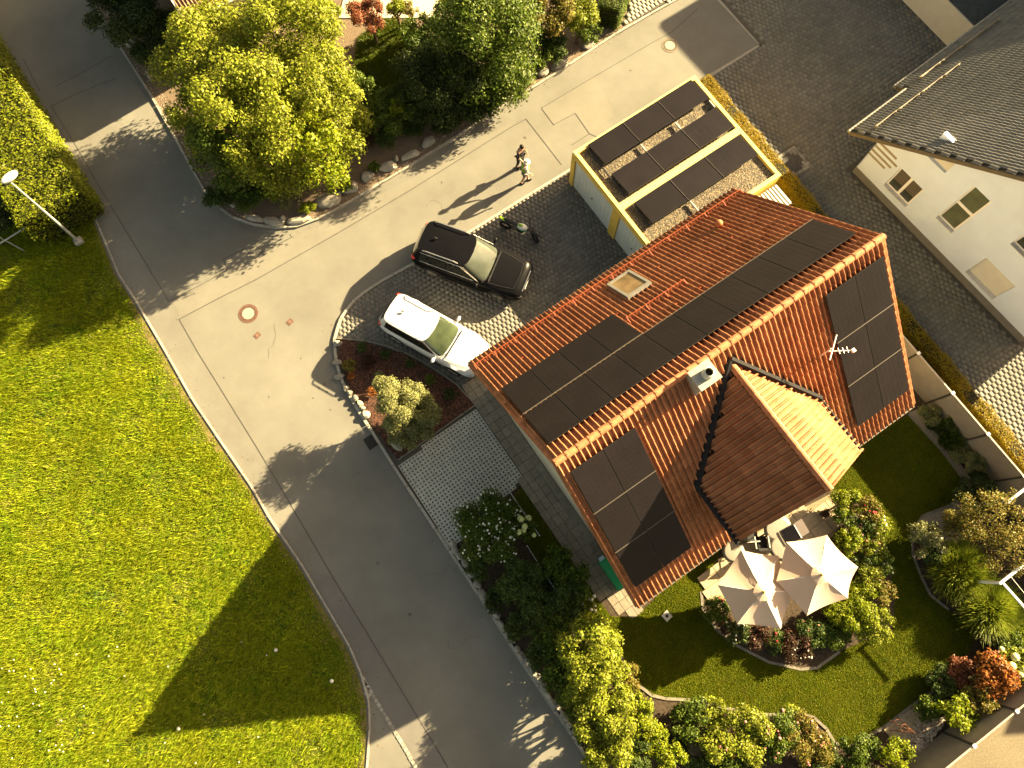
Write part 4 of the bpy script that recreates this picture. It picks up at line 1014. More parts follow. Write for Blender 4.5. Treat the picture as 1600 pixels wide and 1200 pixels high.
# sill, doors and windows on the walls (mostly hidden from above)
for x in (-4.2, 4.2):
    mb = MB(); mb.box((x, -hy-0.01, 1.2), (1.6, 0.06, 2.1)); o = mb.build('patio_door', frame_white, H); MB().box((x, -hy-0.045, 1.2), (1.4, 0.01, 1.9)).build('pane', glass_w, o)
mb = MB(); mb.box((0, f-0.01, 1.2), (2.4, 0.06, 2.2)); o = mb.build('patio_door', frame_white, H); MB().box((0, f-0.045, 1.2), (2.2, 0.01, 2.0)).build('pane', glass_w, o)

# ------------------------------------------------------------------ double garage
GA = thing('double_garage', 'flat roofed yellow double garage with gravel and three rows of solar panels on top', 'garage')
GX0, GX1, GY0, GY1, GH = 2.28, 8.45, 4.75, 10.34, 2.35
mb = MB(); wt = 0.16; ym = 7.28
mb.box(((GX0+GX1)/2+0.06, GY1-wt/2, GH/2), (GX1-GX0-0.12, wt, GH)); mb.box(((GX0+GX1)/2+0.06, GY0+wt/2, GH/2), (GX1-GX0-0.12, wt, GH)); mb.box((GX1-wt/2, (GY0+GY1)/2, GH/2), (wt, GY1-GY0-2*wt-0.01, GH))
mb.build('wall', yellow_m, GA)
for y, wy in ((GY1-0.12, 0.24), (ym, 0.44), (GY0+0.12, 0.24)):
    MB().box((GX0+0.04, y, (GH-.22)/2), (0.22, wy, GH-0.22)).build('pillar', yellow_m, GA)
MB().box((GX0+0.05, (GY0+GY1)/2, GH-0.11), (0.22, GY1-GY0, 0.22)).build('lintel', yellow_m, GA)
for y0, y1 in ((ym+0.22, GY1-0.24), (GY0+0.24, ym-0.22)):
    d = MB(); n = 9; hh = (GH-0.26)/n
    d.box((GX0+0.02, (y0+y1)/2, (GH-.26)/2+.03), (0.04, y1-y0-0.01, GH-.28))
    o = d.build('garage_door', door_m, GA)
    for i in range(int((y1-y0)/0.22)):
        MB().box((GX0-0.004, y0+0.12+0.22*i, (GH-.26)/2+.03), (0.012, 0.19, GH-.36)).build('door_panel', door_m, o)
    MB().cyl((GX0-0.05, (y0+y1)/2, 0.9), (GX0-0.0, (y0+y1)/2, 0.9), 0.03, 0.03, 8).build('handle', blackplastic, o)
MB().box(((GX0+GX1)/2, (GY0+GY1)/2, GH-0.12), (GX1-GX0-0.3, GY1-GY0-0.3, 0.06)).build('roof', joint_m, GA)
inn = [Vector(p) for p in [(GX0+.2, GY0+.2, 0), (GX1-.2, GY0+.2, 0), (GX1-.2, GY1-.2, 0), (GX0+.2, GY1-.2, 0)]]
pebbles('roof_gravel', inn, 16000, 0.032, pebble2_m, 41, GH-0.09, parent=GA)
for c, s in ((((GX0+GX1)/2, GY1-0.075, GH), (GX1-GX0+0.04, 0.17, 0.09)), (((GX0+GX1)/2, GY0+0.075, GH), (GX1-GX0+0.04, 0.17, 0.09)), ((GX0+0.065, (GY0+GY1)/2, GH), (0.15, GY1-GY0-0.34, 0.09)), ((GX1-0.065, (GY0+GY1)/2, GH), (0.15, GY1-GY0-0.34, 0.09)), (((GX0+GX1)/2, ym, GH), (GX1-GX0-0.29, 0.30, 0.09))):
    MB().box((c[0], c[1], c[2]+0.005), s).build('coping', coping_m, GA)
pm = None; gpw, gph = 1.735, 1.17
for r, (yc, xs) in enumerate(((9.66, 2.92), (8.05, 2.92), (6.51, 2.92))):
    for i in range(3):
        Mx = Matrix.Translation((xs+gpw/2+i*(gpw+0.02), yc, GH+0.14)) @ Matrix.Rotation(rad(-7), 4, 'X')
        if pm is None: pm = panel_mesh(gpw, gph, True).build('solar_panel', None, GA); o = pm
        else: o = pm.copy(); COL.objects.link(o)
        o.matrix_local = Mx
    for i in range(1, 3):
        mb = MB(); x = xs+i*(gpw+0.02)-0.01; mb.cyl((x, yc-gph/2, GH+0.265), (x, yc+gph/2, GH+0.125), 0.009, 0.009, 5); mb.build('clamp_rail', MATS['rail_alu'], GA)
for (xa, ya, xb, yb) in ((2.82, 10.1, 2.82, 7.55), (2.82, 7.05, 2.82, 5.9), (4.7, 9.05, 4.7, 8.68), (6.45, 9.05, 6.45, 8.68), (8.2, 9.05, 8.2, 8.68), (4.8, 5.9, 4.8, 5.3)):
    mb = MB(); mb.box(((xa+xb)/2, (ya+yb)/2, GH+0.04), (0.05, abs(yb-ya), 0.08)); mb.build('ballast_rail', dark_metal if xa < 3 else steel_m, GA)
# lean-to behind the garage
S2 = thing('lean_to', 'small lean-to with pale ribbed roof sheet between garage and hedge', 'lean-to')
mb = MB(); mb.box((7.85, 4.15, 1.9), (1.0, 1.0, 0.03), M('ribbed_sheet', (0.26, 0.26, 0.24), 0.5, 0.1, 6))
for i in range(7): mb.box((7.42+0.14*i, 4.15, 1.93), (0.03, 1.0, 0.03), frame_white)
mb.build('roof_sheet', None, S2)
for x in (7.4, 8.3): MB().cyl((x, 3.75, 0), (x, 3.75, 1.89), 0.04, 0.04, 8).build('post', dark_metal, S2)

# ------------------------------------------------------------------ white neighbouring house (its gable wall faces the garden)
WA = rad(2.8); WH = thing('white_house', 'white rendered house with grey tiled roof on the right edge', 'house', (12.62, 3.70, 0), WA)
# local frame: -y runs along the gable wall, +x into the house
def wall_openings(parent, Lw, zfun, holes, name='gable_wall', mat=white_wall, z0=0.43):
    mb = MB(); top = lambda u: min(wz+wk*u, wz+wk*(Lw-u))
    cuts = sorted({0.0, Lw, Lw/2, *[h[0] for h in holes], *[h[1] for h in holes]})
    for u0, u1 in zip(cuts[:-1], cuts[1:]):
        um = (u0+u1)/2; z = z0
        for a, b, c, d in sorted([h for h in holes if h[0] < um < h[1]], key=lambda h: h[2]):
            mb.add([(0, -u0, z), (0, -u1, z), (0, -u1, c), (0, -u0, c)], [(3, 2, 1, 0)]); z = d
        mb.add([(0, -u0, z), (0, -u1, z), (0, -u1, top(u1)), (0, -u0, top(u0))], [(3, 2, 1, 0)])
    dp = 0.17
    for a, b, c, d in holes:
        q = [(a, c), (b, c), (b, d), (a, d)]
        for i in range(4):
            (u0, v0), (u1, v1) = q[i], q[(i+1) % 4]
            mb.add([(0, -u0, v0), (0, -u1, v1), (dp, -u1, v1), (dp, -u0, v0)], [(0, 1, 2, 3)])
    return mb.build(name, mat, parent)
wy = 9.75; wz = 2.95; wk = 0.745; apex = wz+wk*wy/2
holes = [(1.38, 2.66, 0.88, 2.22), (3.78, 4.64, 1.71, 4.17), (1.64, 2.72, 3.60, 4.90), (6.20, 7.72, 0.74, 2.05), (6.24, 7.5, 3.46, 4.75)]
wall_openings(WH, wy, [(wy, wz), (wy/2, apex), (0, wz)], holes)
mb = MB(); mb.box((0.02, -wy/2, 0.22), (0.06, wy+0.04, 0.43)); mb.build('plinth', plinth_m, WH)
mb = MB(); mb.box((7, -0.02, wz/2), (14, 0.04, wz)); mb.build('side_wall', white_wall, WH); mb = MB(); mb.box((7, -wy+0.02, wz/2), (14, 0.04, wz)); mb.build('side_wall', white_wall, WH)
def sash(a, b, c, d, split, parent, pane_m):
    o = MB(); t = 0.07; o.box((0.13, -(a+b)/2, c+t/2), (0.05, b-a, t)); o.box((0.13, -(a+b)/2, d-t/2), (0.05, b-a, t)); o.box((0.13, -a-t/2, (c+d)/2), (0.05, t, d-c-2*t)); o.box((0.13, -b+t/2, (c+d)/2), (0.05, t, d-c-2*t))
    if split == 'v': o.box((0.13, -(a+b)/2, (c+d)/2), (0.05, 0.12, d-c-2*t))
    if split == 'h': o.box((0.13, -(a+b)/2, (c+d)/2), (0.05, b-a-2*t, 0.14))
    wn_ = o.build('window', frame_white, parent); pn = []
    if split == 'v': pn = [(a+t, (a+b)/2-.06, c+t, d-t), ((a+b)/2+.06, b-t, c+t, d-t)]
    elif split == 'h': pn = [(a+t, b-t, c+t, (c+d)/2-.07), (a+t, b-t, (c+d)/2+.07, d-t)]
    else: pn = [(a+t, b-t, c+t, d-t)]
    for p in pn: MB().box((0.14, -(p[0]+p[1])/2, (p[2]+p[3])/2), (0.02, p[1]-p[0], p[3]-p[2])).build('pane', pane_m, wn_)
    return wn_, pn
w1, pn = sash(*holes[0], 'v', WH, glass_w)
for p in pn:
    mb = MB()
    for i in range(7): mb.box((0.125, -(p[0]+p[1])/2, p[3]-0.06-i*0.11), (0.012, p[1]-p[0]-.02, 0.07))
    mb.build('blind', M('blind_m', (0.14, 0.11, 0.08), 0.7), w1)
sash(*holes[1], 'h', WH, M('stair_glass', (0.10, 0.11, 0.065), 0.12, 0.2, 2, spec=0.6))
sash(*holes[4], 'v', WH, glass_w)
for a, b, c, d in (holes[2], holes[3]):
    o = MB(); n = int((d-c)/0.055)
    o.box((0.14, -(a+b)/2, (c+d)/2), (0.02, b-a, d-c))
    for i in range(n): o.box((0.125, -(a+b)/2, c+0.03+i*(d-c)/n), (0.014, b-a-.01, (d-c)/n*0.8))
    o.build('roller_shutter', shutter_m, WH)
for a, b, c, d in holes[:2]+holes[3:]:
    MB().box((0.05, -(a+b)/2, c+0.003), (0.24, b-a-0.006, 0.04)).build('sill', M('sill_m', (0.50, 0.50, 0.50), 0.5), WH)
for z, l in ((1.55, 0.93), (1.82, 1.10), (2.10, 1.24), (2.38, 1.02)):
    MB().box((-0.006, -l/2-0.01, z), (0.012, l, 0.115)).build('painted_bar', taupe_m, WH)
# roof: ridge along +x
def wroof_keep(m): return 1 if m.x < 9.0 else 0
ov = 0.72; ye = 0.95
gx0 = -ov; zr_ = apex+0.28; ze = wz+0.28-wk*ye; hw_ = wy/2+ye; ymid = -wy/2
mb = MB()
for sg in (1, -1):
    y_e = ymid+sg*hw_; P = [(gx0, ymid, zr_), (14, ymid, zr_), (14, y_e, ze), (gx0, y_e, ze)]
    if sg > 0: P = [(gx0, ymid, zr_), (14, ymid, zr_), (14, y_e+0.45, ze-0.45*wk), (2.55, y_e+0.45, ze-0.45*wk), (2.4, y_e, ze), (gx0, y_e, ze)]
    k = len(P); vs = P+[(x, y, z-0.2) for x, y, z in P]
    mb.add(vs, [tuple(range(k))]+[tuple(range(2*k-1, k-1, -1))]+[(i, (i+1) % k, k+(i+1) % k, k+i) for i in range(k)])
mb.build('roof', M('fascia_brown', (0.10, 0.08, 0.05), 0.8), WH)
c = 1/math.hypot(1, wk); upv = Vector((0, -c, wk*c))
rkw = lambda m: (Vector(CAM)-(WH_M @ m)).length
WH_M = Matrix.Translation((12.62, 3.70, 0)) @ Matrix.Rotation(WA, 4, 'Z')
tw2, tl2 = 0.30, 0.30
def wk1(m): return 1 if gx0 < m.x < 9.5 and m.y > ymid and (m.y < ymid+hw_ or m.x > 2.45) else 0
def wk2(m): return 1 if gx0 < m.x < 9.5 and m.y < ymid else 0
nrow = int(math.hypot(hw_+0.45, (hw_+.45)*wk)/tl2)+1
lay_tiles(WH, [((9.6, ymid+hw_+0.45, ze-0.45*wk), (-1, 0, 0), (0, -c, wk*c), 35, nrow, wk1, 0.5), ((gx0, ymid-hw_, ze), (1, 0, 0), (0, c, wk*c), 34, 21, wk2, 0.5)], tw2, tl2, 0.040, grey_tile_m, 2, 300, rkw, seed=9)
for i in range(26):
    mb = MB(); half_pipe(mb, (0, 0, 0), (0.41, 0, -0.012), 0.13); mb.build('ridge_tile', grey_tile_m, WH, (gx0+i*0.39, ymid, zr_+0.06))
def wgut(xa, xb, y, z):
    mb = MB(); mb.cyl((xa, y, z), (xb, y, z), 0.075, 0.075, 8); mb.build('gutter', zinc_m, WH)
yy = ymid+hw_+0.06; wgut(gx0-0.02, 2.42, yy, ze-0.02); wgut(2.45, 9.5, yy+0.45, ze-0.45*wk-0.02)
def wguard(xa, xb, y, z):
    for a in np.arange(xa, xb-0.1, 1.25):
        b = min(a+1.2, xb); mb = MB()
        for dz in (0.10, 0.20, 0.30): mb.cyl((a, y, z+dz), (b, y, z+dz), 0.016, 0.016, 5)
        for x in (a+.1, b-.1): mb.box((x, y-0.02, z+0.14), (0.03, 0.08, 0.34))
        mb.build('snow_guard', M('beige_metal', (0.20, 0.175, 0.13), 0.5, 0.1, 4), WH)
y1_ = ymid+hw_-0.55; wguard(gx0+0.35, 4.3, y1_, ze+0.55*wk+0.02); wguard(3.0, 7.6, y1_+0.62, ze-0.07*wk+0.02)
p = Vector((5.6, ymid+2.3, zr_-2.3*wk)); mb = MB(); mb.cyl(p, p+Vector((0, 0, 0.45)), 0.07, 0.07, 10); mb.ell(p+Vector((0, 0, 0.48)), (0.09, 0.09, 0.06), 10, 6); mb.build('roof_vent', M('vent_grey', (0.06, 0.058, 0.052), 0.7), WH)
# low annex wall at the top right
AN = thing('annex', 'low beige annex with dark flat roof behind the white house', 'annex', (20.25, 0, 0), 0)
MB().box((2.5, 10.5, 0.8), (5, 11.5, 1.6)).build('wall', M('beige_render', (0.50, 0.47, 0.40), 0.92, 0.05, 3), AN)
MB().box((2.5, 10.5, 1.64), (4.9, 11.4, 0.07)).build('roof', M('bitumen', (0.035, 0.04, 0.04), 0.9, 0.2, 5), AN)
# taller wing beyond the picture whose shadow lies over the yard
WG = thing('neighbour_wing', 'taller wing of the neighbouring house behind the annex', 'house', (24.9, 13.4, 0), WA*0.7)
mb = MB(); mb.add([(0, 0, 0), (5, 0, 0), (5, -14, 0), (0, -14, 0), (0, 0, 6.4), (5, 0, 6.4), (5, -14, 6.4), (0, -14, 6.4), (2.5, 0, 7.4), (2.5, -14, 7.4)],
  [(0, 3, 7, 4), (1, 5, 6, 2), (0, 4, 8, 5, 1), (3, 2, 6, 9, 7), (4, 7, 9, 8), (5, 8, 9, 6)]); mb.build('wall', white_wall, WG)

SE_ = thing('southern_house', 'neighbouring house beyond the lower right fence', 'house', (18.6, -17.6, 0))
mb = MB(); mb.add([(0, -5, 0), (9, -5, 0), (9, 5, 0), (0, 5, 0), (0, -5, 3), (9, -5, 3), (9, 5, 3), (0, 5, 3), (0, 0, 7.2), (9, 0, 7.2)], [(0, 1, 5, 4), (2, 3, 7, 6), (1, 2, 6, 9, 5), (3, 0, 4, 8, 7), (4, 5, 9, 8), (8, 9, 6, 7)])
mb.build('wall', white_wall, SE_)
# ------------------------------------------------------------------ northern neighbour's house, top left
ne = G(292, 35, 3.0)
NH = thing('brown_roof_house', 'pale house with brown tiled roof cut by the upper left edge', 'house', (ne.x, ne.y, 0))
nk = 0.8; nw = 9.6; nl_ = 13.0
mb = MB()
P = [(0, 0, 3.0), (nl_, 0, 3.0), (nl_, nw/2, 3+nk*nw/2), (0, nw/2, 3+nk*nw/2), (nl_, nw, 3.0), (0, nw, 3.0)]
mb.add(P+[(x, y, z-0.15) for x, y, z in P], [(0, 1, 2, 3), (3, 2, 4, 5), (6, 9, 8, 7), (9, 11, 10, 8), (0, 6, 7, 1), (5, 4, 10, 11), (0, 3, 9, 6), (3, 5, 11, 9), (1, 7, 8, 2), (2, 8, 10, 4)])
mb.build('roof', deck_m, NH)
mb = MB(); zt = 3-0.2+nk*0.55; mb.box((nl_/2, nw/2, 1.5), (nl_-1.2, nw-1.1, 3.0)); mb.build('wall', M('cream_render', (0.46, 0.43, 0.34), 0.92, 0.05, 3), NH)
mb = MB(); 
for x in (0.6, nl_-0.6): mb.add([(x, 0.55, 3.0), (x, nw-.55, 3.0), (x, nw/2, 3+nk*(nw/2-.55)+0.2)], [(0, 1, 2)])
mb.build('gable', MATS['cream_render'], NH)
c = 1/math.hypot(1, nk)
V, Fc = tile_mesh(0.30, 0.33, 0.045)
T = []
def nkeep(m): return 1
fn = [((0, 0, 3.0), (1, 0, 0), (0, c, nk*c), 22, 18, nkeep, 0)]
lay_tiles(NH, fn, 0.30, 0.33, 0.05, brown_tile_m, 2, 90, lambda m: m.x+m.y*1.5, seed=5)
MB().cyl((0, -0.06, 2.95), (nl_, -0.06, 2.95), 0.07, 0.07, 8).build('gutter', frame_white, NH)
MB().box((-0.02, nw/4, 3+nk*nw/4), (0.05, nw/2*math.hypot(1, nk), 0.2), None, Matrix.Rotation(math.atan(nk), 3, 'X')).build('verge_board', frame_white, NH)
o = MB().box((3.6, 0.52, 1.5), (1.5, 0.06, 1.2)).build('window', M('grey_frame', (0.2, 0.22, 0.24), 0.5), NH); MB().box((3.6, 0.48, 1.5), (1.3, 0.03, 1.0)).build('pane', glass_w, o)

# ------------------------------------------------------------------ fences, hedges
FN = thing('garden_fence', 'tall taupe panel fence with dark posts around the garden corner', 'fence')
fh = 1.85
def fence_run(p0, p1, st, first=True):
    p0, p1 = Vector(p0), Vector(p1); d = (p1-p0); n = max(1, round(d.length/st)); dn = d.normalized(); R = Matrix.Rotation(math.atan2(dn.y, dn.x), 3, 'Z')
    for i in range(n+1):
        c = p0+d*(i/n)
        if i or first:
            po = MB().box((0, 0, fh/2), (0.07, 0.10, fh)).build('post', post_m, FN, (c.x, c.y, 0.02), math.atan2(dn.y, dn.x)); MB().box((0, 0, fh+0.02), (0.11, 0.13, 0.03)).build('post_cap', whiteplastic, po)
        if i < n:
            m_ = p0+d*((i+0.5)/n); L = d.length/n-0.08; nb = 1
            MB().box((0, 0, fh/2-0.02), (L, 0.04, fh-0.06)).build('fence_panel', fence_m, FN, (m_.x, m_.y, 0.04), math.atan2(dn.y, dn.x))
            MB().box((0, 0, fh+0.0), (L, 0.055, 0.03)).build('top_rail', M('pale_rail', (0.36, 0.31, 0.25), 0.6), FN, (m_.x, m_.y, 0.0), math.atan2(dn.y, dn.x))
fence_run((8.27, -2.04, 0), (8.27, -15.27, 0), 1.90); fence_run((8.27, -15.27, 0), (-5.2, -15.27, 0), 1.95, False)
hedge('clipped_hedge', 'long low clipped golden hedge between the plot and the cobbled yard', [(9.78, 10.75, 0), (9.35, -14.5, 0)], 0.52, 0.75, 'gold', dens=1500, leaf=0.055, jit=0.03)
hh = hedge('tall_hedge', 'broad sunlit hedge on the meadow side at the upper left', [(-16.62, 20.75, 0), (-16.75, 38, 0)], 2.7, 1.95, 'hedge', dens=420, leaf=0.12, jit=0.09)
hedge('clipped_hedge', 'short clipped dark hedge end beside the pale pavement at the top', [tuple(G(948, 45)), tuple(G(975, -25))], 1.0, 1.3, 'mid', dens=900, leaf=0.07)
# wire fence in the roadside bed
WF = thing('wire_fence', 'thin grey wire mesh fence through the shaded roadside bed', 'fence')
def wire(pts, h):
    for a, b in zip(pts[:-1], pts[1:]):
        MB().cyl((a[0], a[1], 0), (a[0], a[1], h+0.05), 0.022, 0.022, 8).build('post', steel_m, WF)
        mb = MB()
        for z in np.arange(0.15, h+0.01, 0.2): mb.cyl((a[0], a[1], z), (b[0], b[1], z), 0.006 if z < h-0.1 else 0.016, None, 4)
        L = math.hypot(b[0]-a[0], b[1]-a[1]); n = int(L/0.15)
        for i in range(1, n): mb.cyl((a[0]+(b[0]-a[0])*i/n, a[1]+(b[1]-a[1])*i/n, 0.1), (a[0]+(b[0]-a[0])*i/n, a[1]+(b[1]-a[1])*i/n, h), 0.003, None, 3, None, False)
        mb.build('mesh_panel', steel_m, WF)
    b = pts[-1]; MB().cyl((b[0], b[1], 0), (b[0], b[1], h+0.05), 0.022, 0.022, 8).build('post', steel_m, WF)
wire([(-7.5, 0.8), (-7.5, -1.35)], 1.0); wire([(-8.1, -1.4), (-8.15, -3.4), (-8.18, -5.4), (-8.15, -7.4), (-8.1, -9.5), (-8.1, -11.6)], 1.0)

# ------------------------------------------------------------------ cars
def car(label, pr, pf, L, W, Hh, paint, rails, chrome, glass_top, group='cars parked on the driveway'):
    a = G(*pr, 0.75); b = G(*pf, 0.75); c = (a+b)/2; ang = math.atan2(b.y-a.y, b.x-a.x)
    T = thing('parked_car', label, 'car', (c.x, c.y, 0.045), ang, group)
    xa, xw, wr = L/2, [-L*0.295, L*0.305], 0.37
    belt = 1.04 if Hh > 1.72 else 0.98; n = 64
    def ztop(x):
        t = x/xa
        if t < -0.80: return belt-0.05-(-(t+0.80))*0.5
        if t < 0.30: return belt-0.02
        if t < 0.84: return belt-0.02-(t-0.30)/0.54*0.17
        return belt-0.19-((t-0.84)/0.16)**2*0.20
    def hwid(x):
        t = abs(x/xa); e = (1-t**(5.0 if x > 0 else 6.5))
        return W/2*(0.70+0.30*max(e, 0)**0.55)
    V = []; ring = []
    xs = [xa*math.copysign(abs(s)**0.85, s) for s in np.linspace(-1, 1, n)]
    for x in xs:
        zb = 0.24
        for q in xw:
            if abs(x-q) < wr+0.05: zb = max(zb, 0.33+math.sqrt(max(0, (wr+0.05)**2-(x-q)**2)))
        hw = hwid(x); zt = ztop(x); flare = 0.012 if zb > 0.3 else 0
        end = abs(x) > xa*0.995
        sec = [(0.93*hw+flare, zb), (0.985*hw+flare, max(zb+0.04, 0.42)), (1.0*hw, max(zb+0.06, 0.62)), (0.985*hw, max(zt-0.17, zb+.08)), (0.93*hw, zt-0.05), (0.84*hw, zt), (0.5*hw, zt+0.035), (0, zt+0.045)]
        if end: sec = [(y*0.96, min(max(z, 0.40), zt-0.02)) for y, z in sec]
        full = sec+[(-y, z) for y, z in sec[-2::-1]]
        V += [(x, y, z) for y, z in full]
    k = 15; Fc = [(i*k+j, i*k+j+1, (i+1)*k+j+1, (i+1)*k+j) for i in range(n-1) for j in range(k-1)]
    mb = MB(); mb.add(V, [f[::-1] for f in Fc], paint, True); mb.add(V[:k], [tuple(range(k))], paint); mb.add(V[-k:], [tuple(range(k-1, -1, -1))], paint)
    mb.box((0, 0, 0.42), (L*0.93, W*0.74, 0.42), blackplastic)
    mb.build('body', None, T)
    # greenhouse
    N = 72; x0r, x0f = -xa+0.10, xa*0.36; x1r, x1f = -xa+0.42, xa*0.02
    lev = [0, 0.10, 0.36, 0.66, 0.90, 1.0]; R_ = []
    for l in lev:
        xr = x0r+(x1r-x0r)*l**1.25; xf = x0f+(x1f-x0f)*l; hb = W/2*(0.905-0.155*l-0.0*l); cx = (xr+xf)/2; aa = (xf-xr)/2
        z = belt-0.03+(Hh-0.05-belt+0.03)*l; row = []
        for i in range(N):
            q = 2*math.pi*i/N; ex = 2/7.0
            cxn = math.copysign(abs(math.cos(q))**ex, math.cos(q)); syn = math.copysign(abs(math.sin(q))**ex, math.sin(q))
            bow = 0.10*(1-syn*syn) if cxn > 0 else -0.05*(1-syn*syn)
            row.append((cx+aa*cxn+bow*abs(cxn)**3, hb*syn, z))
        R_.append(row)
    def cls(i, l):
        q = 2*math.pi*(i+0.5)/N; ex = 2/7.0
        xn = math.copysign(abs(math.cos(q))**ex, math.cos(q)); yn = math.copysign(abs(math.sin(q))**ex, math.sin(q))
        if l == 0 or l == len(lev)-2: 
            return 'f' if (xn > 0.93 and abs(yn) < 0.90) else 'body'
        if xn > 0.90 and abs(yn) < 0.93: return 'f'
        if xn < -0.93 and abs(yn) < 0.80: return 'r'
        if abs(yn) > 0.93 and -0.80 < xn < 0.86 and not (-0.12 < xn < -0.02): return 's'
        return 'body'
    parts = {'f': MB(), 'r': MB(), 's1': MB(), 's2': MB(), 'body': MB()}
    flat = [p for row in R_ for p in row]; groups = {}
    for l in range(len(lev)-1):
        for i in range(N):
            key = cls(i, l)
            if key == 's': key = 's1' if i < N/2 else 's2'
            groups.setdefault(key, []).append((l*N+i, l*N+(i+1) % N, (l+1)*N+(i+1) % N, (l+1)*N+i))
    def sub(key, mat, nm, parent):
        idx = sorted({v for f in groups.get(key, []) for v in f}); mp = {v: j for j, v in enumerate(idx)}
        mb = MB(); mb.add([flat[v] for v in idx], [tuple(mp[v] for v in f) for f in groups[key]], mat, True); return mb.build(nm, None, parent)
    roof = sub('body', paint, 'cabin_frame', T)
    sub('f', glass_top, 'windscreen', T); sub('r', glass_d, 'rear_window', T); sub('s1', glass_d, 'side_window', T); sub('s2', glass_d, 'side_window', T)
    top = R_[-1]; cx = sum(p[0] for p in top)/N; vs = []; sc = [1, 0.965, 0.86, 0.6, 0.3, 0.02]
    for s in sc: vs += [(cx+(p[0]-cx)*s, p[1]*s, p[2]+0.05*(1-s**2.2)) for p in top]
    mb = MB(); mb.add(vs, [(a*N+i, a*N+(i+1) % N, (a+1)*N+(i+1) % N, (a+1)*N+i) for a in range(len(sc)-1) for i in range(N)], paint, True); mb.build('roof', None, T)
    yb = W/2*0.745*0.93
    for s in (1, -1):
        mb = MB(); P = [(x1r+0.25, s*yb, Hh-0.02), (x1r+0.40, s*yb, Hh+0.05), (x1f-0.50, s*yb, Hh+0.05), (x1f-0.30, s*yb, Hh-0.02)]
        mb.tube(P, 0.020, 8, rails); mb.build('roof_rail', None, T)
        # wing mirrors
        mb = MB(); mx = xa*0.265; mb.ell((mx, s*(W/2+0.10), belt+0.05), (0.075, 0.125, 0.085), 12, 8, paint); mb.cyl((mx+0.02, s*(W/2-0.08), belt), (mx, s*(W/2+0.05), belt+0.03), 0.03, 0.03, 6, paint); mb.build('wing_mirror', None, T)
        mb = MB(); mb.ell((-xa+0.17, s*(W/2-0.26), belt-0.12), (0.11, 0.15, 0.12), 12, 8, redlamp_m); mb.build('rear_light', None, T)
        mb = MB(); mb.ell((xa-0.29, s*(W/2-0.33), belt-0.33), (0.20, 0.14, 0.08), 14, 8, M('lamp_lens', (0.25, 0.25, 0.24), 0.15, 0.02, 3, coat=0.5)); mb.build('headlight', None, T)
        if chrome:
            mb = MB(); P = [(x0r+0.42, s*(W/2*0.895), belt+0.015), (x0f-0.45, s*(W/2*0.91), belt+0.0)]; mb.tube(P, 0.012, 6, chrome)
            P = [(x1r+0.15, s*(W/2*0.765), Hh-0.10), (x1f-0.2, s*(W/2*0.765), Hh-0.10), (x0f-0.25, s*(W/2*0.90), belt+0.02)]; mb.tube(P, 0.011, 6, chrome); mb.build('window_trim', None, T)
        mb = MB(); mb.box((0, s*(W/2*0.985), 0.30), (L*0.36, 0.05, 0.12), blackplastic); mb.build('sill_trim', None, T)
        for x in xw:
            y = s*(W/2-0.085); mb = MB(); mb.torus((x, y, wr-0.01), (0, 1, 0), wr-0.10, 0.105, 28, 8, tyre_m); wo = mb.build('wheel', None, T)
            mb = MB(); yo = y+s*0.085; mb.cyl((x, yo-s*0.06, wr-.01), (x, yo-s*0.02, wr-.01), wr-0.13, wr-0.13, 24, blackplastic)
            for i in range(10):
                q = 6.283*i/10; mb.cyl((x+0.03*math.cos(q), yo, wr-.01+0.03*math.sin(q)), (x+(wr-.14)*math.cos(q), yo, wr-.01+(wr-.14)*math.sin(q)), 0.016, 0.013, 5, rim_m)
            mb.torus((x, yo, wr-.01), (0, 1, 0), wr-0.135, 0.012, 24, 5, rim_m); mb.build('rim', None, wo)
            # wheel housing
            mb = MB(); mb.torus((x, y-s*0.12, wr), (0, 1, 0), wr+0.01, 0.06, 20, 6, blackplastic); mb.build('wheel_arch', None, T)
    mb = MB(); mb.ell((x1r+0.55, 0, Hh+0.06), (0.09, 0.03, 0.04), 8, 5, blackplastic); mb.build('roof_aerial', None, T)
    mb = MB(); mb.box((xa*0.425, 0, belt+0.005), (0.05, W*0.72, 0.02), blackplastic)
    for s in (0.3, -0.25): mb.cyl((xa*0.42, s*W*0.9, belt+0.02), (xa*0.33, s*W*0.9-0.45, belt+0.08), 0.008, 0.008, 4, blackplastic)
    mb.build('wiper', None, T)
    mb = MB(); mb.box((xa-0.04, 0, 0.60), (0.06, W*0.5, 0.20), chrome or blackplastic); mb.build('grille', None, T)
    mb = MB(); mb.box((xa-0.0, 0, 0.45), (0.015, 0.52, 0.11), whiteplastic); mb.build('number_plate', None, T)
    # bonnet seams
    mb = MB()
    for s in (1, -1): mb.tube([(xa*0.40, s*W*0.385, belt-0.005), (xa*0.62, s*W*0.36, belt-0.075), (xa*0.84, s*W*0.30, belt-0.150)], 0.006, 4, blackplastic)
    mb.tube([(xa*0.845, -W*0.30, belt-0.155), (xa*0.865, 0, belt-0.135), (xa*0.845, W*0.30, belt-0.155)], 0.006, 4, blackplastic); mb.build('bonnet_gap', None, T)
    return T
car('black estate-style off-road car with silver roof rails parked beside the road', (650, 377), (826, 440), 4.92, 1.95, 1.76, blackpaint, chrome_m, chrome_m, M('screen_pale', (0.022, 0.028, 0.024), 0.12, 0.4, 0.9, spec=0.5, coat=0.35, col2=(0.075, 0.085, 0.07)))
car('white compact off-road car parked between the black car and the mulch bed', (601, 480), (757, 567), 4.55, 1.80, 1.66, whitepaint, M('rail_grey', (0.40, 0.43, 0.46), 0.4), None, glass_g)

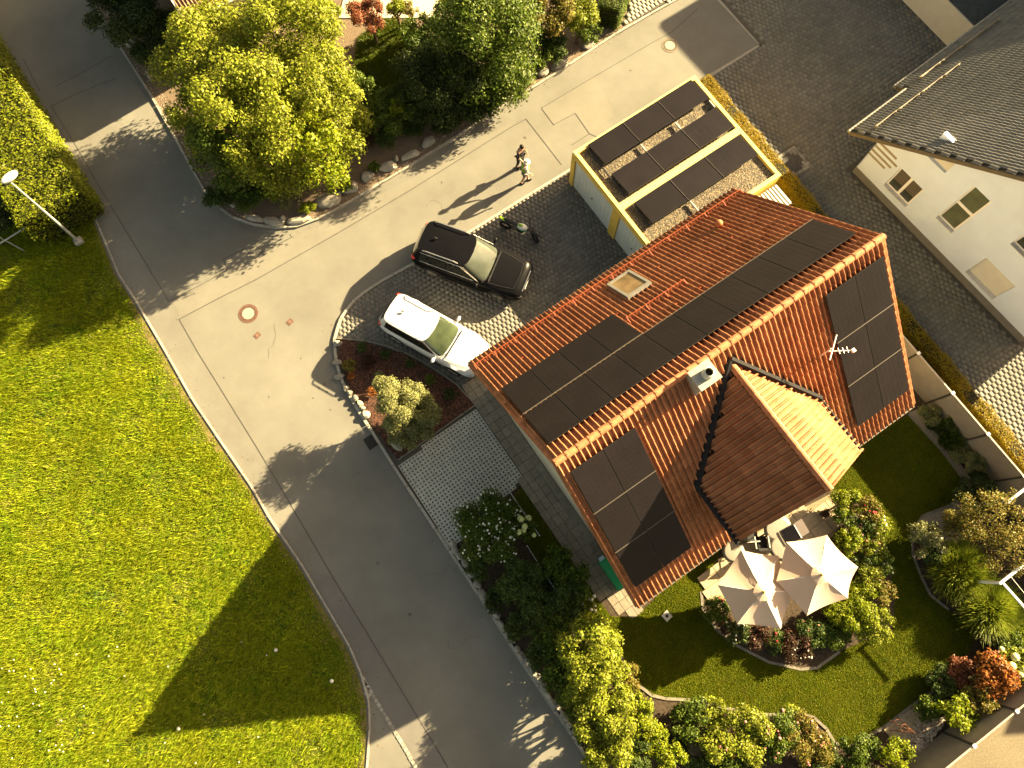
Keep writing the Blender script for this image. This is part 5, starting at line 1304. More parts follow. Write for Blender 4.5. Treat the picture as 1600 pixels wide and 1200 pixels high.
# ------------------------------------------------------------------ people
def skin_obj(name, nodes, edges, mat, parent, sub=2, rootn=0):
    me = bpy.data.meshes.new(name); me.from_pydata([n[:3] for n in nodes], edges, []); o = bpy.data.objects.new(name, me); link(o, parent)
    s = o.modifiers.new('skin', 'SKIN'); s.use_smooth_shade = True
    for i, n in enumerate(nodes):
        r = n[3] if not isinstance(n[3], tuple) else n[3]
        me.skin_vertices[0].data[i].radius = r if isinstance(r, tuple) else (r, r)
    me.skin_vertices[0].data[rootn].use_root = True
    q = o.modifiers.new('sub', 'SUBSURF'); q.levels = sub; q.render_levels = sub
    me.materials.append(mat); return o
def person(label, loc, rz, h, top_m, leg_m, hair, reach=0.0, lean=0.0, stride=0.12, vest=None, cap=None, legs_skin=False):
    T = thing('person', label, 'person', loc, rz); s = h/1.75; lx = lean
    def P(x, y, z, r): return (x*s, y*s, z*s, r*s if not isinstance(r, tuple) else tuple(q*s for q in r))
    hz = 0.93
    N = [P(0, 0, hz, (0.13, 0.11)), P(lx*.3, 0, 1.10, (0.13, 0.10)), P(lx*.7, 0, 1.30, (0.16, 0.11)), P(lx, 0, 1.44, (0.11, 0.085)), P(lx*1.15+.01, 0, 1.52, 0.055), P(lx*1.3+0.02, 0, 1.585, 0.07), P(lx*1.4+.03, 0, 1.66, 0.095), P(lx*1.4+.02, 0, 1.72, 0.07)]
    E_ = [(i, i+1) for i in range(7)]
    def arm(sd, el, wr):
        b = len(N); N.extend([P(lx, sd*0.17, 1.42, 0.058), P(el[0], sd*el[1], el[2], 0.043), P(wr[0], sd*wr[1], wr[2], 0.030), P(wr[0]+(wr[0]-el[0])*0.28, sd*wr[1], wr[2]+(wr[2]-el[2])*0.28, (0.036, 0.018))]); E_.extend([(3, b), (b, b+1), (b+1, b+2), (b+2, b+3)]); return b
    arm(1, (lx-.02, 0.25, 1.17), (lx+0.08, 0.27, 0.93)); ra = arm(-1, (lx+0.05+reach*.4, 0.25, 1.18), (lx+0.12+reach, 0.20, 1.0+reach*.3))
    def leg(sd, fx):
        b = len(N); N.extend([P(0.0, sd*0.095, 0.86, 0.085), P(fx*0.45+.03, sd*0.10, 0.48, 0.060), P(fx-.02, sd*0.10, 0.09, 0.038), P(fx+0.12, sd*0.11, 0.03, (0.04, 0.03))]); E_.extend([(0, b), (b, b+1), (b+1, b+2), (b+2, b+3)]); return b
    la = leg(1, stride); lb = leg(-1, -stride)
    skin_obj('body', N, E_, skin_m, T)
    gr = 1.13
    def grow(ids, f=gr): return [tuple(N[i][:3])+((N[i][3][0]*f, N[i][3][1]*f) if isinstance(N[i][3], tuple) else (N[i][3]*f,)) for i in ids]
    skin_obj('shirt', grow([0, 1, 2, 3, 8, 9, 12, 13]), [(0, 1), (1, 2), (2, 3), (3, 4), (4, 5), (3, 6), (6, 7)], top_m, T)
    if legs_skin:
        kn = [tuple(np.array(N[a][:3])*0.35+np.array(N[a+1][:3])*0.65)+(0.085*s,) for a in (la, lb)]
        g0 = grow([0, la, lb], 1.16); skin_obj('shorts', g0+kn, [(0, 1), (0, 2), (1, 3), (2, 4)], leg_m, T)
    else: skin_obj('trousers', grow([0, la, la+1, la+2, lb, lb+1, lb+2], 1.16), [(0, 1), (1, 2), (2, 3), (0, 4), (4, 5), (5, 6)], leg_m, T)
    for a in (la, lb):
        p = Vector(N[a+2][:3]); mb = MB(); mb.ell((p.x+0.06*s, p.y, 0.045*s), (0.135*s, 0.05*s, 0.05*s), 12, 8, cloth_black); mb.build('shoe', None, T)
    hd = Vector(N[6][:3]); mb = MB(); mb.ell(hd+Vector((-0.015, 0, 0.035))*s, (0.108*s, 0.092*s, 0.098*s), 14, 10, hair); mb.build('hair' if not cap else 'cap', None, T)
    mb = MB(); mb.cyl(hd+Vector((0.09, 0, -0.01))*s, hd+Vector((0.125, 0, -0.03))*s, 0.018*s, 0.012*s, 6, skin_m); mb.build('nose', None, T)
    for q in (1, -1):
        mb = MB(); mb.ell(hd+Vector((0.088, q*0.033, 0.01))*s, (0.012*s, 0.014*s, 0.010*s), 6, 5, cloth_black); mb.build('eye', None, T)
        hb = Vector(N[(11 if q > 0 else 15)][:3]); wb_ = Vector(N[(10 if q > 0 else 14)][:3]); dr = (hb-wb_).normalized()
        for i in range(4):
            st = hb+Vector((0, 0, 0))+Vector((0.0, (i-1.5)*0.02*s, 0)); mb = MB(); l = (0.075, 0.088, 0.083, 0.062)[i]*s; m_ = st+dr*l*.6+Vector((0.01*s, 0, 0)); mb.cyl(st, m_, 0.010*s, 0.009*s, 6, skin_m); mb.cyl(m_, m_+(dr+Vector((0.5, 0, 0))).normalized()*l*.5, 0.009*s, 0.007*s, 6, skin_m); mb.build('finger', None, T)
        st = wb_+dr*0.03*s; mb = MB(); mb.cyl(st, st+(dr*0.6+Vector((0.7, 0, 0))).normalized()*0.07*s, 0.012*s, 0.009*s, 6, skin_m); mb.build('thumb', None, T)
    if vest: skin_obj('vest', grow([0, 1, 2, 3], 1.30), [(0, 1), (1, 2), (2, 3)], vest, T)
    if cap:
        mb = MB(); mb.cyl(hd+Vector((0.0, 0, 0.03))*s, hd+Vector((0.0, 0, 0.045))*s, 0.15*s, 0.14*s, 18, cap); mb.build('cap_brim', None, T)
    return T
pm_ = G(811, 262); pw_ = G(820, 284)
person('adult in black clothes with dark hair standing on the side road behind the other person', (pm_.x+0.05, pm_.y, 0), rad(-75), 1.80, cloth_black, cloth_black, hair_m, reach=0.12, lean=0.08, stride=0.08)
person('person in pale cap, bright green vest and grey shorts walking at the driveway kerb', (pw_.x, pw_.y, 0), rad(-35), 1.68, cloth_white, cloth_grey, cloth_white, reach=0.1, lean=0.05, stride=0.16, vest=cloth_green, cap=cloth_white, legs_skin=True)

# ------------------------------------------------------------------ small motorbike
a = G(790, 352, 0.3); b = G(836, 371, 0.3); c = (a+b)/2; ang = math.atan2(b.y-a.y, b.x-a.x); wb2 = (b-a).length*0.5
T = thing('motorbike', 'small black off-road motorbike with white and green tank on the driveway', 'motorbike', (c.x, c.y, 0.045), ang)
for x, nm in ((-wb2, 0), (wb2, 1)):
    st_ = rad(35) if nm else 0; ax = Vector((math.sin(st_), math.cos(st_), 0))
    mb = MB(); mb.torus((x, 0, 0.29), ax, 0.23, 0.065, 26, 8, tyre_m); wo = mb.build('wheel', None, T)
    mb = MB(); mb.torus((x, 0, 0.29), ax, 0.185, 0.015, 24, 5, dark_metal); mb.cyl(Vector((x, 0, 0.29))-ax*0.05, Vector((x, 0, 0.29))+ax*0.05, 0.03, 0.03, 8, rim_m)
    pr_ = ax.cross(Vector((0, 0, 1)))
    for i in range(10):
        q = 6.283*i/10; mb.cyl((x, 0, 0.29), Vector((x, 0, 0.29))+pr_*0.19*math.cos(q)+Vector((0, 0, 0.19*math.sin(q))), 0.004, 0.004, 4, rim_m)
    mb.build('rim', None, wo)
mb = MB(); mb.tube([(-wb2, 0.06, 0.29), (-0.15, 0.06, 0.36), (0.15, 0.05, 0.34), (wb2-0.22, 0.0, 0.78)], 0.028, 8, dark_metal); mb.tube([(-wb2, -0.06, 0.29), (-0.15, -0.06, 0.36), (0.15, -0.05, 0.34)], 0.028, 8, dark_metal); mb.tube([(-0.35, 0, 0.70), (0.1, 0, 0.62), (wb2-0.22, 0, 0.78)], 0.03, 8, dark_metal); mb.ell((0.02, 0, 0.42), (0.20, 0.12, 0.16), 12, 8, dark_metal); mb.build('frame', None, T)
mb = MB()
for s in (0.075, -0.075): mb.cyl((wb2, s, 0.29), (wb2-0.20, s, 0.88), 0.024, 0.02, 8, dark_metal)
mb.build('fork', None, T)
mb = MB(); mb.tube([(wb2-0.42, 0.40, 0.98), (wb2-0.26, 0.12, 0.93), (wb2-0.26, -0.12, 0.93), (wb2-0.42, -0.40, 0.98)], 0.017, 8, dark_metal); mb.cyl((wb2-0.36, 0.28, 0.955), (wb2-0.43, 0.43, 0.99), 0.028, 0.028, 8, blackplastic); mb.cyl((wb2-0.36, -0.28, 0.955), (wb2-0.43, -0.43, 0.99), 0.028, 0.028, 8, blackplastic); mb.build('handlebar', None, T)
mb = MB(); mb.ell((-0.42, 0.03, 0.74), (0.40, 0.10, 0.06), 14, 8, blackplastic); mb.build('seat', None, T)
mb = MB(); mb.ell((0.10, 0, 0.74), (0.23, 0.15, 0.13), 16, 10, FL['white']); mb.ell((0.05, 0, 0.80), (0.15, 0.085, 0.085), 12, 8, cloth_green); mb.ell((0.10, 0, 0.70), (0.25, 0.17, 0.10), 16, 8, greenplastic); mb.build('tank', None, T)
mb = MB(); mb.ell((wb2, 0, 0.58), (0.24, 0.075, 0.03), 12, 6, blackplastic, Matrix.Rotation(rad(-8), 3, 'Y')); mb.build('mudguard', None, T); mb = MB(); mb.ell((-wb2-0.08, 0.02, 0.74), (0.22, 0.075, 0.03), 12, 6, cloth_green, Matrix.Rotation(rad(14), 3, 'Y')); mb.build('mudguard', None, T)
mb = MB(); mb.cyl((-0.05, 0.06, 0.32), (-0.12, 0.26, 0.0), 0.014, 0.014, 6, dark_metal); mb.build('side_stand', None, T)

# ------------------------------------------------------------------ street lamp and pipe frame on the meadow
bs = G(126, 379); tp = G(12, 281, 4.35)
T = thing('street_lamp', 'white headed street lamp on a thin steel pole at the left edge of the meadow', 'street lamp', (bs.x, bs.y, 0.0))
rel = tp-bs; MB().box((0.0, 0, 0.10), (0.34, 0.30, 0.24), concrete).build('foot', None, T)
mid = rel*0.55+Vector((0, 0, 0.05)); mb = MB(); mb.cyl((0, 0, 0.2), mid, 0.062, 0.052, 12); mb.cyl(mid, rel, 0.048, 0.038, 12); mb.build('pole', steel_m, T)
dr = (G(25, 265, 4.4)-G(2, 283, 4.4)); dr.z = 0; L = dr.length; dr.normalize(); R = Matrix.Rotation(math.atan2(dr.y, dr.x), 3, 'Z')
mb = MB(); cc = rel+dr*0.12+Vector((0, 0, 0.06)); mb.ell(cc, (0.36, 0.17, 0.10), 18, 10, whiteplastic, R); mb.ell(cc-Vector((0, 0, 0.05)), (0.34, 0.16, 0.09), 16, 8, clearlamp_m, R); mb.build('lamp_head', None, T)
T = thing('pipe_frame', 'low galvanised pipe frame standing in the grass beneath the street lamp', 'metal frame', tuple(G(60, 350)))
o0 = Vector(T.location)
def seg_(a, b, za, zb, r, nm): mb = MB(); mb.cyl(G(*a, za)-o0, G(*b, zb)-o0, r, r, 8); mb.build(nm, steel_m, T)
seg_((-60, 418), (101, 317), 0.95, 0.95, 0.035, 'top_rail'); seg_((45, 342), (84, 366), 0.95, 0.0, 0.025, 'leg'); seg_((-2, 370), (40, 393), 0.95, 0.0, 0.025, 'leg'); seg_((88, 312), (124, 337), 0.98, 0.4, 0.022, 'cross_bar'); seg_((96, 308), (122, 331), 0.98, 0.4, 0.02, 'cross_bar'); seg_((100, 316), (125, 338), 0.95, 0.0, 0.025, 'leg')
seg_((84, 366), (97, 358), 0.03, 0.03, 0.02, 'foot_rail'); seg_((84, 366), (72, 373), 0.03, 0.03, 0.02, 'foot_rail'); seg_((125, 338), (110, 351), 0.03, 0.03, 0.02, 'foot_rail')

# ------------------------------------------------------------------ parasols and terrace furniture
def parasol(c, z0, zc, ring, label, k):
    cp_ = G(*c, zc); T = thing('parasol', label, 'parasol', (cp_.x, cp_.y, 0.1), 0, 'cream parasols over the terrace')
    rim = [G(u, v, z0)-Vector((cp_.x, cp_.y, 0.1)) for u, v in ring]; ctr = Vector((0, 0, zc-0.1)); n = len(rim); mb = MB(); V = []; S = 8; Mx_ = 6; rs = random.Random(k)
    for i in range(n):
        a, b = rim[i], rim[(i+1) % n]; base = len(V)
        for s in range(S+1):
            t = s/S
            for m in range(Mx_+1):
                u = m/Mx_; e = a.lerp(b, u); p = ctr.lerp(e, 0.10+0.90*t); sag = 4*u*(1-u); p = p.copy()
                inw = Vector((-e.x, -e.y, 0))*0.035*sag*t*t
                p = p+inw+Vector((0, 0, -0.10*sag*t-0.05*math.sin(math.pi*t)+0.008*math.sin(u*21+t*9+i)*(1-t)*sag*3)); V.append(p)
        for s in range(S):
            for m in range(Mx_):
                q = base+s*(Mx_+1)+m; mb.f.append([q, q+1, q+Mx_+2, q+Mx_+1]); mb.m.append(0); mb.sm.append(True)
    mb.v = [tuple(v) for v in V]; mb.mats = [canopy_m]; o = mb.build('canopy', None, T)
    mb = MB(); rr_ = 0.30; vs = [(0, 0, zc+0.10-0.1)]+[(rr_*math.cos(6.283*i/12)*(1+.08*(i % 2)), rr_*math.sin(6.283*i/12)*(1+.08*(i % 2)), zc-0.02-0.1) for i in range(12)]; mb.add(vs, [(0, i+1, (i+1) % 12+1) for i in range(12)], canopy_m); mb.ell((0, 0, zc+0.1-0.1), (0.05, 0.05, 0.07), 10, 6, M('brass_knob', (0.40, 0.25, 0.05), 0.5)); mb.build('vent_cap', None, T)
    for r in rim: mb = MB(); mb.cyl(ctr-Vector((0, 0, 0.06)), r-Vector((0, 0, 0.03)), 0.012, 0.010, 6); mb.build('rib', whiteplastic, T)
    mb = MB(); mb.cyl((0, 0, 0), ctr, 0.025, 0.025, 10); mb.build('pole', dark_metal, T); mb = MB(); mb.cyl((0, 0, 0), (0, 0, 0.08), 0.26, 0.26, 18); mb.build('base', concrete, T)
parasol((1192, 925), 2.15, 2.75, [(1158, 859), (1216, 868), (1243, 924), (1220, 983), (1152, 975), (1121, 914)], 'cream six sided parasol on the left, its right edge tucked under the other', 1)
parasol((1282, 898), 2.45, 3.05, [(1229, 847), (1292, 836), (1341, 886), (1325, 935), (1261, 962), (1213, 908)], 'peach cream six sided parasol on the right, overlapping the other one', 2)
def round_table(u, v, r, h, label, sx=1.0):
    p = G(u, v, h); T = thing('garden_table', label, 'table', (p.x, p.y, 0.12)); mb = MB(); mb.ell((0, 0, h-0.12), (r*sx, r, 0.025), 28, 4); mb.build('table_top', table_m, T)
    mb = MB(); mb.cyl((0, 0, 0.02), (0, 0, h-0.13), 0.035, 0.035, 8); mb.build('pedestal', dark_metal, T); mb = MB(); mb.cyl((0, 0, 0), (0, 0, 0.03), 0.25, 0.22, 14); mb.build('foot', dark_metal, T)
round_table(1215, 826, 0.48, 0.72, 'pale oval garden table half under the cross gable eave', 1.15)
round_table(1222, 856, 0.50, 0.72, 'round garden table in front of the right parasol')
round_table(1146, 862, 0.42, 0.72, 'shaded round garden table below the cross gable corner')
def chair(u, v, rz, label, fr, seatm):
    p = G(u, v, 0.5); T = thing('garden_chair', label, 'chair', (p.x, p.y, 0.12), rz, 'dark framed chairs on the terrace')
    MB().box((0, 0, 0.42), (0.48, 0.46, 0.035)).build('seat', seatm, T); MB().box((-0.25, 0, 0.68), (0.03, 0.46, 0.46), None, Matrix.Rotation(rad(-12), 3, 'Y')).build('backrest', seatm, T)
    for x in (-.22, .22):
        for y in (-.24, .24): MB().cyl((x, y, 0), (x, y, 0.62 if x > 0 else 0.9), 0.014, 0.014, 6).build('leg', fr, T)
    for y in (-.25, .25): MB().box((0.0, y, 0.63), (0.48, 0.04, 0.022)).build('armrest', M('pale_arm', (0.40, 0.40, 0.36), 0.5), T)
chair(1188, 848, rad(60), 'black terrace chair with pale armrests between the two parasols', dark_metal, cloth_black)
chair(1173, 836, rad(-30), 'dark slatted chair under the cross gable eave', dark_metal, blackplastic)
p = G(1240, 833, 0.8); T = thing('grill_cart', 'dark cart with two tilted grey square lids behind the right parasol', 'cart', (p.x, p.y, 0.12), rad(-8))
MB().box((0, 0, 0.35), (0.55, 0.50, 0.6), dark_metal).build('body', None, T)
MB().box((-0.16, 0.02, 0.78), (0.50, 0.56, 0.025), None, Matrix.Rotation(rad(-22), 3, 'Y')).build('lid', M('slate_lid', (0.05, 0.05, 0.06), 0.8), T)
MB().box((0.34, 0.05, 0.78), (0.44, 0.56, 0.025), None, Matrix.Rotation(rad(24), 3, 'Y')).build('lid', M('mauve_lid', (0.045, 0.034, 0.034), 0.8), T)
MB().box((0.1, 0.02, 0.9), (0.03, 0.55, 0.03), None).build('handle', whiteplastic, T)
p = G(1287, 803, 0.25); T = thing('flower_pot', 'small dark pot with a low plant on the terrace paving', 'pot', (p.x, p.y, 0.12)); MB().cyl((0, 0, 0), (0, 0, 0.3), 0.11, 0.15, 14).build('pot', castiron_m, T)
V, Fc = leaves_at(*[q for q in blob_points([(0, 0, 0.42, 0.2, 0.2, 0.18)], 250, 5)], 0.07, 4); npmesh('foliage', V, Fc, LF['purple'], T)['kind'] = 'stuff'
# green box by the house, white tile in the lawn
p = G(963, 892, 0.6); T = thing('green_planter', 'narrow green plastic trough against the house wall under the verge', 'trough', (-6.05, p.y, 0.05), 0)
MB().box((0, 0, 0.28), (0.32, 1.25, 0.55)).build('trough', greenplastic, T); MB().box((0, 0.68, 0.56), (0.22, 0.14, 0.16)).build('end_cap', M('pale_blue_cap', (0.32, 0.42, 0.48), 0.6), T)
p = G(1041, 962); T = thing('ground_tile', 'square pale concrete tile with a dark hole set in the lawn', 'tile', (p.x, p.y, 0.08), rad(8))
MB().box((0, 0, 0.03), (0.30, 0.30, 0.06)).build('tile', M('tile_conc', (0.40, 0.37, 0.33), 0.9, 0.1, 9), T); MB().box((0, 0, 0.0625), (0.10, 0.10, 0.004)).build('hole', M('opening_shade', (0, 0, 0)), T)  # hole is a flat black plate, its shade painted in
# white pergola frame on the right edge
T = thing('pergola', 'white metal pergola frame with wires at the right edge of the garden', 'pergola', (6.9, -11.5, 0.06))
o0 = Vector((6.9, -11.5, 0.06)); 
def pb(a, b, s, nm): 
    mb = MB(); d = Vector(b)-Vector(a); R = d.to_track_quat('X', 'Z').to_matrix(); mb.box((Vector(a)+Vector(b))/2-o0, (d.length, s, s), None, R); mb.build(nm, whiteplastic, T)
hP = 2.2
A1, A2 = G(1572, 786, hP), G(1561, 912, hP); U1 = A1+Vector((2.6, 0, 0)); U2 = A2+Vector((2.6, 0, 0)); B2 = G(1600, 950, hP); B2 = A2+(B2-A2)*1.3
pb(A1, U1, 0.09, 'beam'); pb(A2, U2, 0.09, 'beam'); pb(A2+Vector((0.12, 0, 0)), B2, 0.07, 'beam')
for q in (A1, A2): pb((q.x+.05, q.y, 0.06), (q.x+.05, q.y, hP-.05), 0.08, 'post')
for i in range(4):
    x = A2.x+0.5+0.55*i; mb = MB(); mb.cyl(Vector((x, A2.y, hP))-o0, Vector((x, A2.y-1.3, hP-.02))-o0, 0.008, 0.008, 5); mb.build('wire', whiteplastic, T)
p = G(1503, 837, 0.9); T = thing('garden_lamp', 'small white capped garden lamp between ornamental grass and the thin leaved tree', 'garden lamp', (p.x, p.y, 0.06)); MB().cyl((0, 0, 0), (0, 0, 0.75), 0.03, 0.03, 8).build('stem', dark_metal, T); MB().ell((0, 0, 0.85), (0.13, 0.09, 0.07), 12, 8).build('head', whiteplastic, T)
# rusty obelisk on the stone patch
p = G(1407, 1135, 0.6); T = thing('plant_obelisk', 'rusty iron plant support casting a shadow on the stone patch', 'plant support', (p.x, p.y, 0.08))
for i in range(4):
    q = 6.283*i/4+.4; MB().cyl((0.28*math.cos(q), 0.28*math.sin(q), 0), (0, 0, 1.5), 0.011, 0.011, 5).build('rod', iron_m, T)
for z in (0.4, 0.8, 1.15): MB().torus((0, 0, z), (0, 0, 1), 0.28*(1-z/1.5), 0.009, 16, 5).build('ring', iron_m, T)
# turned stone stump
p = G(1090, 1168, 0.3); T = thing('tree_stump', 'weathered grey wooden stump disc among the plants at the bottom', 'stump', (p.x, p.y, 0.06)); MB().cyl((0, 0, 0), (0, 0, 0.3), 0.34, 0.30, 20).build('stump', M('old_wood', (0.16, 0.13, 0.09), 0.95, 0.35, 9, bump=0.4), T)

# ------------------------------------------------------------------ trees and shrubs of the northern garden
TG = 'broad leaved trees of the northern garden'
def tree(u, v, h, r, kind, label, **k):
    k.setdefault('leaf', 0.118); k.setdefault('skirt', k.get('dens', 1) > 0.5); k.setdefault('rz', h*0.44); k.setdefault('lobes', 13); k.setdefault('group', TG)
    return plant(u, v, h, r, kind, label, 'tree', 'garden_tree', **k)
tree(338, 100, 5.4, 2.3, 'light', 'light green leafy tree nearest the upper left house corner')
tree(318, 185, 4.6, 1.4, 'light', 'light green leafy tree overhanging the left kerb')
tree(455, 82, 6.4, 2.4, 'light', 'tall light green tree just below the cut off window of the northern house')
tree(395, 188, 6.8, 2.2, 'light', 'broad light green tree in the centre of the large clump', asp=0.95)
tree(505, 165, 5.8, 1.7, 'light', 'light green tree bordering the bright lawn patch')
tree(495, 236, 5.2, 1.20, 'yellow', 'yellower green low tree above the cream boulder', leaf=0.13)
tree(352, 238, 4.8, 1.25, 'mid', 'darker green tree at the lower left of the clump above the kerb bend', leaf=0.13)
tree(425, 243, 5.5, 1.22, 'light', 'light green tree above the sunny corner boulders')
tree(762, 64, 5.0, 2.35, 'mid', 'glossy deep green rounded tree right of the bright lawn patch', lobes=15, leaf=0.12, group=None)
tree(795, 118, 2.6, 1.0, 'mid', 'small glossy green tree in front of the rounded one by the kerb', leaf=0.11, group=None)
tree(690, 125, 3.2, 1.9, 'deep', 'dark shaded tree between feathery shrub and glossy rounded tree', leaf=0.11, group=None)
plant(502, 32, 3.2, 0.95, 'yellow', 'bright yellow-green cone shaped conifer behind the trees', 'conifer', 'conifer', leaf=0.08, rz=1.3)
plant(465, 4, 2.4, 0.65, 'redbrown', 'red leaved shrub at the top edge beside the conifer', leaf=0.09)
plant(578, 30, 2.6, 0.85, 'redbrown', 'rusty red rounded shrub in front of the bright terrace', leaf=0.08, rz=1.1)
plant(620, 18, 1.8, 0.48, 'yellow', 'small lime green shrub right of the rusty red one', leaf=0.07)
plant(640, 20, 1.6, 0.42, 'autumn', 'thin pinkish shrub against the bright terrace', leaf=0.07, dens=0.6)
plant(655, 52, 1.8, 0.80, 'mid', 'loose dark shrub at the upper right corner of the lawn patch', leaf=0.11, dens=0.7)
plant(698, 38, 2.4, 0.85, 'dark', 'dark shrub behind the glossy tree at the end of the terrace', leaf=0.10)
plant(710, 8, 2.2, 0.65, 'autumn', 'yellowish shrub at the top edge left of the glossy tree', leaf=0.09)
plant(610, 178, 1.6, 1.15, 'mid', 'feathery yellow-green spreading juniper above the long grey boulders', 'juniper', 'juniper', leaf=0.10, asp=0.9, lobes=14, lobe=0.26, up=0.6)
plant(622, 172, 1.8, 0.35, 'yellow', 'bright yellow tips in the middle of the spreading juniper', 'juniper', 'juniper', leaf=0.09, trunk=False)
plant(578, 190, 1.4, 0.62, 'dark', 'dark leafy shrub left of the spreading juniper', leaf=0.11)
plant(568, 222, 0.9, 0.48, 'purple', 'very dark purple shrub over the bare gravel', leaf=0.07)
plant(822, 40, 3.0, 0.85, 'mid', 'bright green narrow tree right of the glossy rounded tree', 'tree', 'garden_tree', leaf=0.11)
plant(865, 28, 3.0, 1.05, 'autumn', 'yellow-green tall bush beside the clipped hedge end', leaf=0.11)
plant(905, 28, 2.6, 0.9, 'light', 'lighter green bush touching the clipped hedge end', leaf=0.11)
plant(862, 72, 1.5, 0.8, 'dark', 'dark underplanting above the long pale boulder', leaf=0.09)
plant(920, 48, 1.3, 0.6, 'mid', 'low green shrub above the reddish boulder', leaf=0.09)
plant(585, 262, 0.45, 0.26, 'mid', 'little round green cushion plant between boulders', 'plant', 'cushion_plant', leaf=0.05, trunk=False)
plant(480, 325, 0.40, 0.36, 'yellow', 'bright yellow-green cushion plant near the kerb corner', 'plant', 'cushion_plant', leaf=0.05, trunk=False, asp=0.8)
plant(398, 302, 0.9, 0.85, 'mid', 'low spreading dark green shrub above the corner boulders', leaf=0.08, asp=0.8)
plant(420, 300, 0.6, 0.45, 'yellow', 'low yellow-green plant right of the dark spreading shrub', 'plant', 'low_plant', leaf=0.06, trunk=False)
plant(448, 312, 0.6, 0.38, 'sage', 'grey-green low plant left of the yellow cushion', 'plant', 'low_plant', leaf=0.06, trunk=False)
plant(455, 270, 0.9, 0.30, 'orange', 'small reddish plant under the yellower tree', 'plant', 'low_plant', leaf=0.07, trunk=False, dens=0.5)
plant(645, 200, 0.6, 0.55, 'dark', 'low dark shrub edge beside the shaded tree', leaf=0.07)
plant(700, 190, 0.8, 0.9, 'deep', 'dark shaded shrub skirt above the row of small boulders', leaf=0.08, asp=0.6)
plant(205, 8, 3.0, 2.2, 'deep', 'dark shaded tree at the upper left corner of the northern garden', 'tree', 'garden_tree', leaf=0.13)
plant(755, 130, 1.2, 0.8, 'mid', 'green shrub between the shaded tree and the kerb gravel', leaf=0.08)

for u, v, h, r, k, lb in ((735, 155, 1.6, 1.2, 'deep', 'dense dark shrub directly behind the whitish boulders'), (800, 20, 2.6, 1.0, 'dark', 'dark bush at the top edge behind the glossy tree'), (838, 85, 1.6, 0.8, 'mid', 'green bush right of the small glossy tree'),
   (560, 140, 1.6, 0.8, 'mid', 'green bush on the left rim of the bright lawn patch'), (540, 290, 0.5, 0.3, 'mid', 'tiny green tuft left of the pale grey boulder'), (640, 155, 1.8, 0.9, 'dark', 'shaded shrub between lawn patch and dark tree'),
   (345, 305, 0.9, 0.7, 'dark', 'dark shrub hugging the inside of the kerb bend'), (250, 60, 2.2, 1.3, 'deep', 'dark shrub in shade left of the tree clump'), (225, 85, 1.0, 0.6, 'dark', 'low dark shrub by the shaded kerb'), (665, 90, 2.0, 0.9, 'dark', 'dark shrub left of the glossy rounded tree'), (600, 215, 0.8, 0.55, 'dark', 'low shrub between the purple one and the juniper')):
    plant(u, v, h, r, k, lb, leaf=0.10)
# mulch bed
plant(622, 632, 2.9, 1.05, 'sage', 'pale sage variegated round shrub in the mulch bed', leaf=0.075, lobes=12, dens=1.0)
plant(662, 652, 1.7, 0.95, 'sage', 'shaded sage shrub right behind the pale one', leaf=0.075, lobes=10)
plant(640, 668, 1.3, 0.9, 'sage', 'lower shaded part shrub along the lattice paving', leaf=0.075)
for u, v, r, k, lb in ((547, 573, .30, 'autumn', 'small yellowish plant near the curved kerb in the mulch bed'), (548, 588, .16, 'orange', 'tiny orange red plant in the mulch bed'), (566, 543, .22, 'dark', 'small green plant near the top of the mulch bed'),
   (602, 555, .24, 'dark', 'small dark plant left of the white car in the mulch bed'), (640, 568, .18, 'dark', 'small dark plant below the white car'), (672, 592, .22, 'mid', 'small light leaved plant by the sunlit mulch stripe'), (582, 614, .18, 'orange', 'orange plant beside the sage shrub'),
   (702, 616, .26, 'deep', 'small dark plant in the right corner of the mulch bed'), (593, 588, .2, 'sage', 'grey-green small plant in the middle of the mulch bed'), (575, 565, .3, 'purple', 'dark reddish ground plant in the mulch bed')):
    plant(u, v, 0.4, r, k, lb, 'plant', 'low_plant', leaf=0.06, trunk=False, dens=0.7, lowz=0.02)

# shaded roadside bed
plant(764, 830, 1.6, 1.32, 'mid', 'round bush covered with small white blossoms beside the lattice paving', leaf=0.07, flowers='white', nfl=150, flr=0.045, lobes=12)
plant(820, 826, 1.2, 0.42, 'mid', 'hydrangea with pale green flower balls next to the white blossoming bush', 'hydrangea', 'hydrangea', leaf=0.10, flowers='cream', nfl=10, flr=0.12, trunk=False)
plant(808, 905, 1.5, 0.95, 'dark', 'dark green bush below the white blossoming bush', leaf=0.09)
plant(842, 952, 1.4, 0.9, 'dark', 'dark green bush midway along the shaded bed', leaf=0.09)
plant(872, 992, 1.5, 0.9, 'mid', 'mid green bush where the sun begins in the roadside bed', leaf=0.10)
plant(914, 1012, 3.0, 0.98, 'light', 'sunlit yellow-green bush topmost of the sunny row', leaf=0.105, lobes=12)
plant(886, 1052, 1.7, 0.78, 'mid', 'sunlit bush leaning toward the road edge', leaf=0.105)
plant(934, 1060, 3.2, 0.98, 'light', 'large sunlit leafy bush beside the wire fence', leaf=0.105, lobes=12)
plant(922, 1108, 2.8, 0.92, 'light', 'sunlit bush with bare twigs showing near the bottom', leaf=0.105)
plant(960, 1110, 2.8, 0.85, 'light', 'sunlit bush near the lower edge touching the dark gap', leaf=0.10)
plant(948, 1168, 2.4, 0.85, 'light', 'sunlit bush cut by the bottom edge beside the road', leaf=0.10)
plant(985, 1190, 1.6, 0.8, 'dark', 'dark bush at the bottom edge beside the sunny row', leaf=0.09)
plant(970, 1165, 1.5, 0.6, 'yellow', 'small yellowish bush at the bottom in the dark gap', leaf=0.08)
